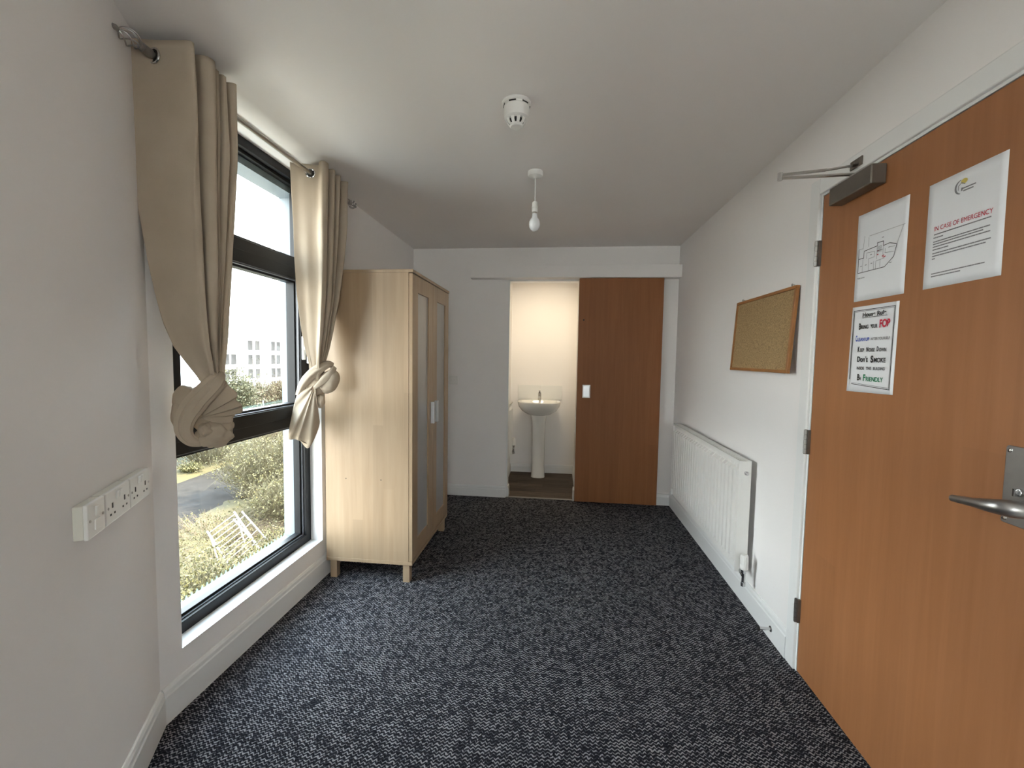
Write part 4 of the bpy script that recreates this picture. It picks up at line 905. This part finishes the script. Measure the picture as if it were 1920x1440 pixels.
bush('shrub', (-10.2, 15.4, GZ), 1.5, 2.0, 550, 'yellow bush in front of the largest bush, behind the white metal frames', 'bush', seed=2, leaves=3, spread=1.15)
bush('shrub', (-8.0, 9.2, GZ), 1.9, 1.5, 800, 'low yellow green bush behind the green palisade fence, nearest the window corner', 'bush', seed=3, leaves=3, thick=.012)
bush('shrub', (-8.1, 12.2, GZ), 1.3, .9, 350, 'low scrubby bush between the palisade fence and the white metal frames', 'bush', seed=4, leaves=3, thick=.012)
bush('bare_shrub', (-19.0, 21.6, GZ+.2), 1.7, 3.2, 260, 'bare fan shaped shrub on the bank before the green netting', 'bush', tm=TWIG, seed=5, leaves=1, lm=LEAF, thick=.016, spread=1.5)
bush('bare_shrub', (-18.9, 16.8, GZ+.2), 1.4, 3.0, 160, 'bare brown shrub by the netting post at the left edge', 'bush', tm=TWIG2, seed=6, leaves=1, lm=LEAF2, thick=.016, spread=1.4)
for i, (x, y_, r, h) in enumerate(((-18.6, 26.6, 1.6, 2.9), (-20.4, 31.5, 2.2, 3.2), (-16.6, 24.2, 1.7, 2.6))):
    bush('thicket', (x, y_, GZ), r, h, 620, ['tangled brown thicket beyond the largest bush', 'taller tangled thicket left of the hedge line', 'low tangled thicket directly behind the largest bush'][i], 'thicket', tm=TWIG2 if i else TWIG, lm=LEAF2 if i == 1 else LEAF, seed=20+i, leaves=1, thick=.02)
for i, (x, y_) in enumerate(((-33, 42), (-33.5, 45.3), (-34, 48.6), (-34.5, 52))):
    bush('hedgerow_tree', (x, y_, GZ), 1.7, 3.6+.1*i, 300, ['orange brown tree, leftmost in the row before the white building', 'thin bare tree, second in the row before the white building', 'thin bare tree, third in the row before the white building', 'russet tree, rightmost in the row before the white building'][i], 'tree', tm=TWIG2, lm=TWIG2 if i in (0, 3) else TWIG, seed=30+i, leaves=2, thick=.035, leafsize=.22)
bush('evergreen_tree', (-29.0, 35.8, GZ), 2.1, 5.2, 560, 'dull green tree left of the far white building', 'tree', tm=LEAF2, lm=LEAF2, seed=40, leaves=4, thick=.03, leafsize=.25, spread=.8)
bush('plant_clump', (-18.4, 19.6, GZ+.3), .55, .5, 120, 'bright green weed clump on the left of the bank', 'plant', tm=LEAF, seed=50, leaves=4)
bush('plant_clump', (-18.9, 24.0, GZ+.3), .5, .5, 120, 'bright green weed clump right of the bare shrub', 'plant', tm=LEAF, seed=51, leaves=4)
for i, (x, y_, r) in enumerate(((-11.2, 12.6, 2.6), (-12.4, 9.6, 1.6))):
    t = tag(empty('dry_scrub', (x, y_, GZ+.1)), ['patch of low dry stalks around the white metal frames', 'patch of low dry stalks beside the path at the left edge'][i], 'scrub')
    twigs('twigs', (0, 0, 0), r, .42, 1500 if i == 0 else 600, TWIG2 if i == 0 else TWIG, t, 60+i, spread=1.2, thick=.008, leaves=2, leafmat=LEAF, leafsize=.06)
# palisade fence: nearest green pales
pf = tag(empty('palisade_fence', (-6.5, 8.3, GZ)), 'green palisade fence running along below the window', 'fence')
bm = B(); prism(bm, [(-.03, 0), (.03, 0), (.03, 1.93), (0, 2.0), (-.03, 1.93)], -.006, .006, Matrix(((0, 0, 1, 0), (1, 0, 0, 0), (0, 1, 0, 0), (0, 0, 0, 1))))
p0 = obj('pale', bm, GFENCE, pf)
for k in range(72):
    if k == 0: p0.location = (0, -3.6, 0); continue
    c = p0.copy(); C.objects.link(c); c.parent = pf; c.location = (0, -3.6+k*.115, 0)
for z in (.4, 1.6): box('rail', (.008, .05, -3.7, 4.7, z, z+.05), GFENCE, pf)
# ball-stop netting fence on the left with posts
nf = tag(empty('netting_fence', (-21.5, 21, GZ)), 'tall teal netting fence with pale posts along the bank', 'fence')
a, b = Vector((-19.6+21.5, 10-21, 0)), Vector((-22.4+21.5, 33-21, 0)); dd = (b-a)
bm = B()
for k in range(211):
    p = a+dd*(k/210); bx(bm, p.x-.006, p.x+.006, p.y-.006, p.y+.006, 0, 6.0 if k < 110 else 2.6)
for z in np.arange(0.1, 6.0, .17):
    bar(bm, (a.x, a.y, z), tuple((a+dd*(.52 if z > 2.6 else 1.0)).xy)+(z,), .012, .012)
tag(obj('netting', bm, NET, nf), kind='stuff')
for k in range(9):
    p = a+dd*(k/8); bm = B(); cyl(bm, (p.x, p.y, 0), (p.x, p.y, 6.1 if k < 5 else 2.8), .05, 10); obj('post', bm, POLE, nf, smooth=True)
bm = B(); p = a+dd*.62; bx(bm, p.x+.05, p.x+.07, p.y-.45, p.y+.45, 1.3, 2.0); obj('sign_board', bm, WHITEM, nf)
# white metal frames dumped behind the fence
def rack(name, P0, P1, Wv, label, n=9, legs=True, r=.03):
    P0, P1, Wv = Vector(P0), Vector(P1), Vector(Wv); t = tag(empty(name, P0), label, 'metal frame', 'white metal frames dumped outside'); dv = P1-P0
    for e in (Vector((0, 0, 0)), Wv):
        bm = B(); cyl(bm, e, e+dv, r, 8); obj('side_rail', bm, WHITEM, t, smooth=True)
    for k in range(n):
        bm = B(); q = dv*((k+.5)/n); cyl(bm, q, q+Wv, r*.45, 6); obj('bar', bm, WHITEM, t, smooth=True)
    if legs:
        for f in (.12, .8):
            for e in (Vector((0, 0, 0)), Wv):
                bm = B(); q = e+dv*f; cyl(bm, q, (q.x+.55, q.y-.25, GZ+.05-P0.z), r*.7, 8); obj('leg', bm, WHITEM, t, smooth=True)
    return t
rack('metal_frame', (-10.2, 11.4, -3.95), (-9.0, 10.9, -4.85), (.10, .95, .25), 'white barred metal frame leaning at the left of the dumped pile', n=10)
rack('metal_frame', (-10.1, 12.3, -3.9), (-9.3, 12.4, -4.85), (-.1, .5, .05), 'narrow white metal frame leaning in the middle of the dumped pile', n=4, legs=False, r=.028)
rack('metal_frame', (-9.2, 14.6, -3.9), (-8.2, 14.7, -4.7), (-.1, .7, .0), 'white slatted metal frame under the bush at the right of the pile', n=5, legs=False, r=.025)
bm = B(); cyl(bm, (0, 0, 0), (.1, .05, 1.1), .05, 8)
rp_ = obj('rusty_post', bm, mat('rusty_metal', (.16, .06, .02), .8)); rp_.location = (-8.6, 12.9, GZ+.2); tag(rp_, 'rusty orange post beside the white metal frames', 'post')
for i, (x, y_, s) in enumerate(((-11.6, 10.9, .35), (-19.0, 20.2, .25), (-16.2, 24.2, .45))):
    bm = B(); bmesh.ops.create_icosphere(bm, subdivisions=2, radius=s)
    for v in bm.verts: v.co.z *= .25; v.co.x *= 1.4; v.co += Vector((noise.noise(v.co*4), noise.noise(v.co*4+Vector((3, 0, 0))), 0))*.08
    o = obj('litter', bm, WHITEM, smooth=True); o.location = (x, y_, GZ+.3); tag(o, ['pale scrap of litter at the left edge beside the path', 'pale scrap of litter on the bank before the netting', 'pale flattened litter behind the largest bush'][i], 'litter')
# far white building: a real block with windows as parts
bb = tag(empty('apartment_building', (-45, 60, GZ)), 'long white apartment block with grey windows far beyond the trees', 'building')
box('wall', (-10, 0, -2.4, 16, 0, 10.6), BLDW, bb); box('wall', (-12, -.4, -9.0, -2.4, 0, 8.4), BLDW, bb)
box('roof_parapet', (-10.2, .2, -2.5, 16.1, 10.6, 10.9), BLDW, bb)
winb = B(); bx(winb, .0, .06, -.46, .46, -.72, .72); w0 = obj('window', winb, BLDG, bb, bevel=0)
first = True
for zc in (7.55, 5.45, 3.35, 1.3):
    for yc in (-1.1, .45, 4.0, 5.3, 8.2, 9.7, 12.6, 14.1):
        if first: o = w0; first = False
        else: o = w0.copy(); C.objects.link(o); o.parent = bb
        o.location = (.0, yc, zc)
for zc in (5.5, 3.4):
    for yc in (-5.2, -3.9):
        o = w0.copy(); C.objects.link(o); o.parent = bb; o.location = (-.4, yc, zc)
lb = tag(empty('low_building', (-42, 62, GZ)), 'low white outbuilding with a dark glazed strip below the apartment block', 'building')
box('wall', (-1.5, 1.0, -7, 12, 0, .9), BLDW, lb); box('window_strip', (.9, 1.05, -6, 11, .5, .75), BLDG, lb);
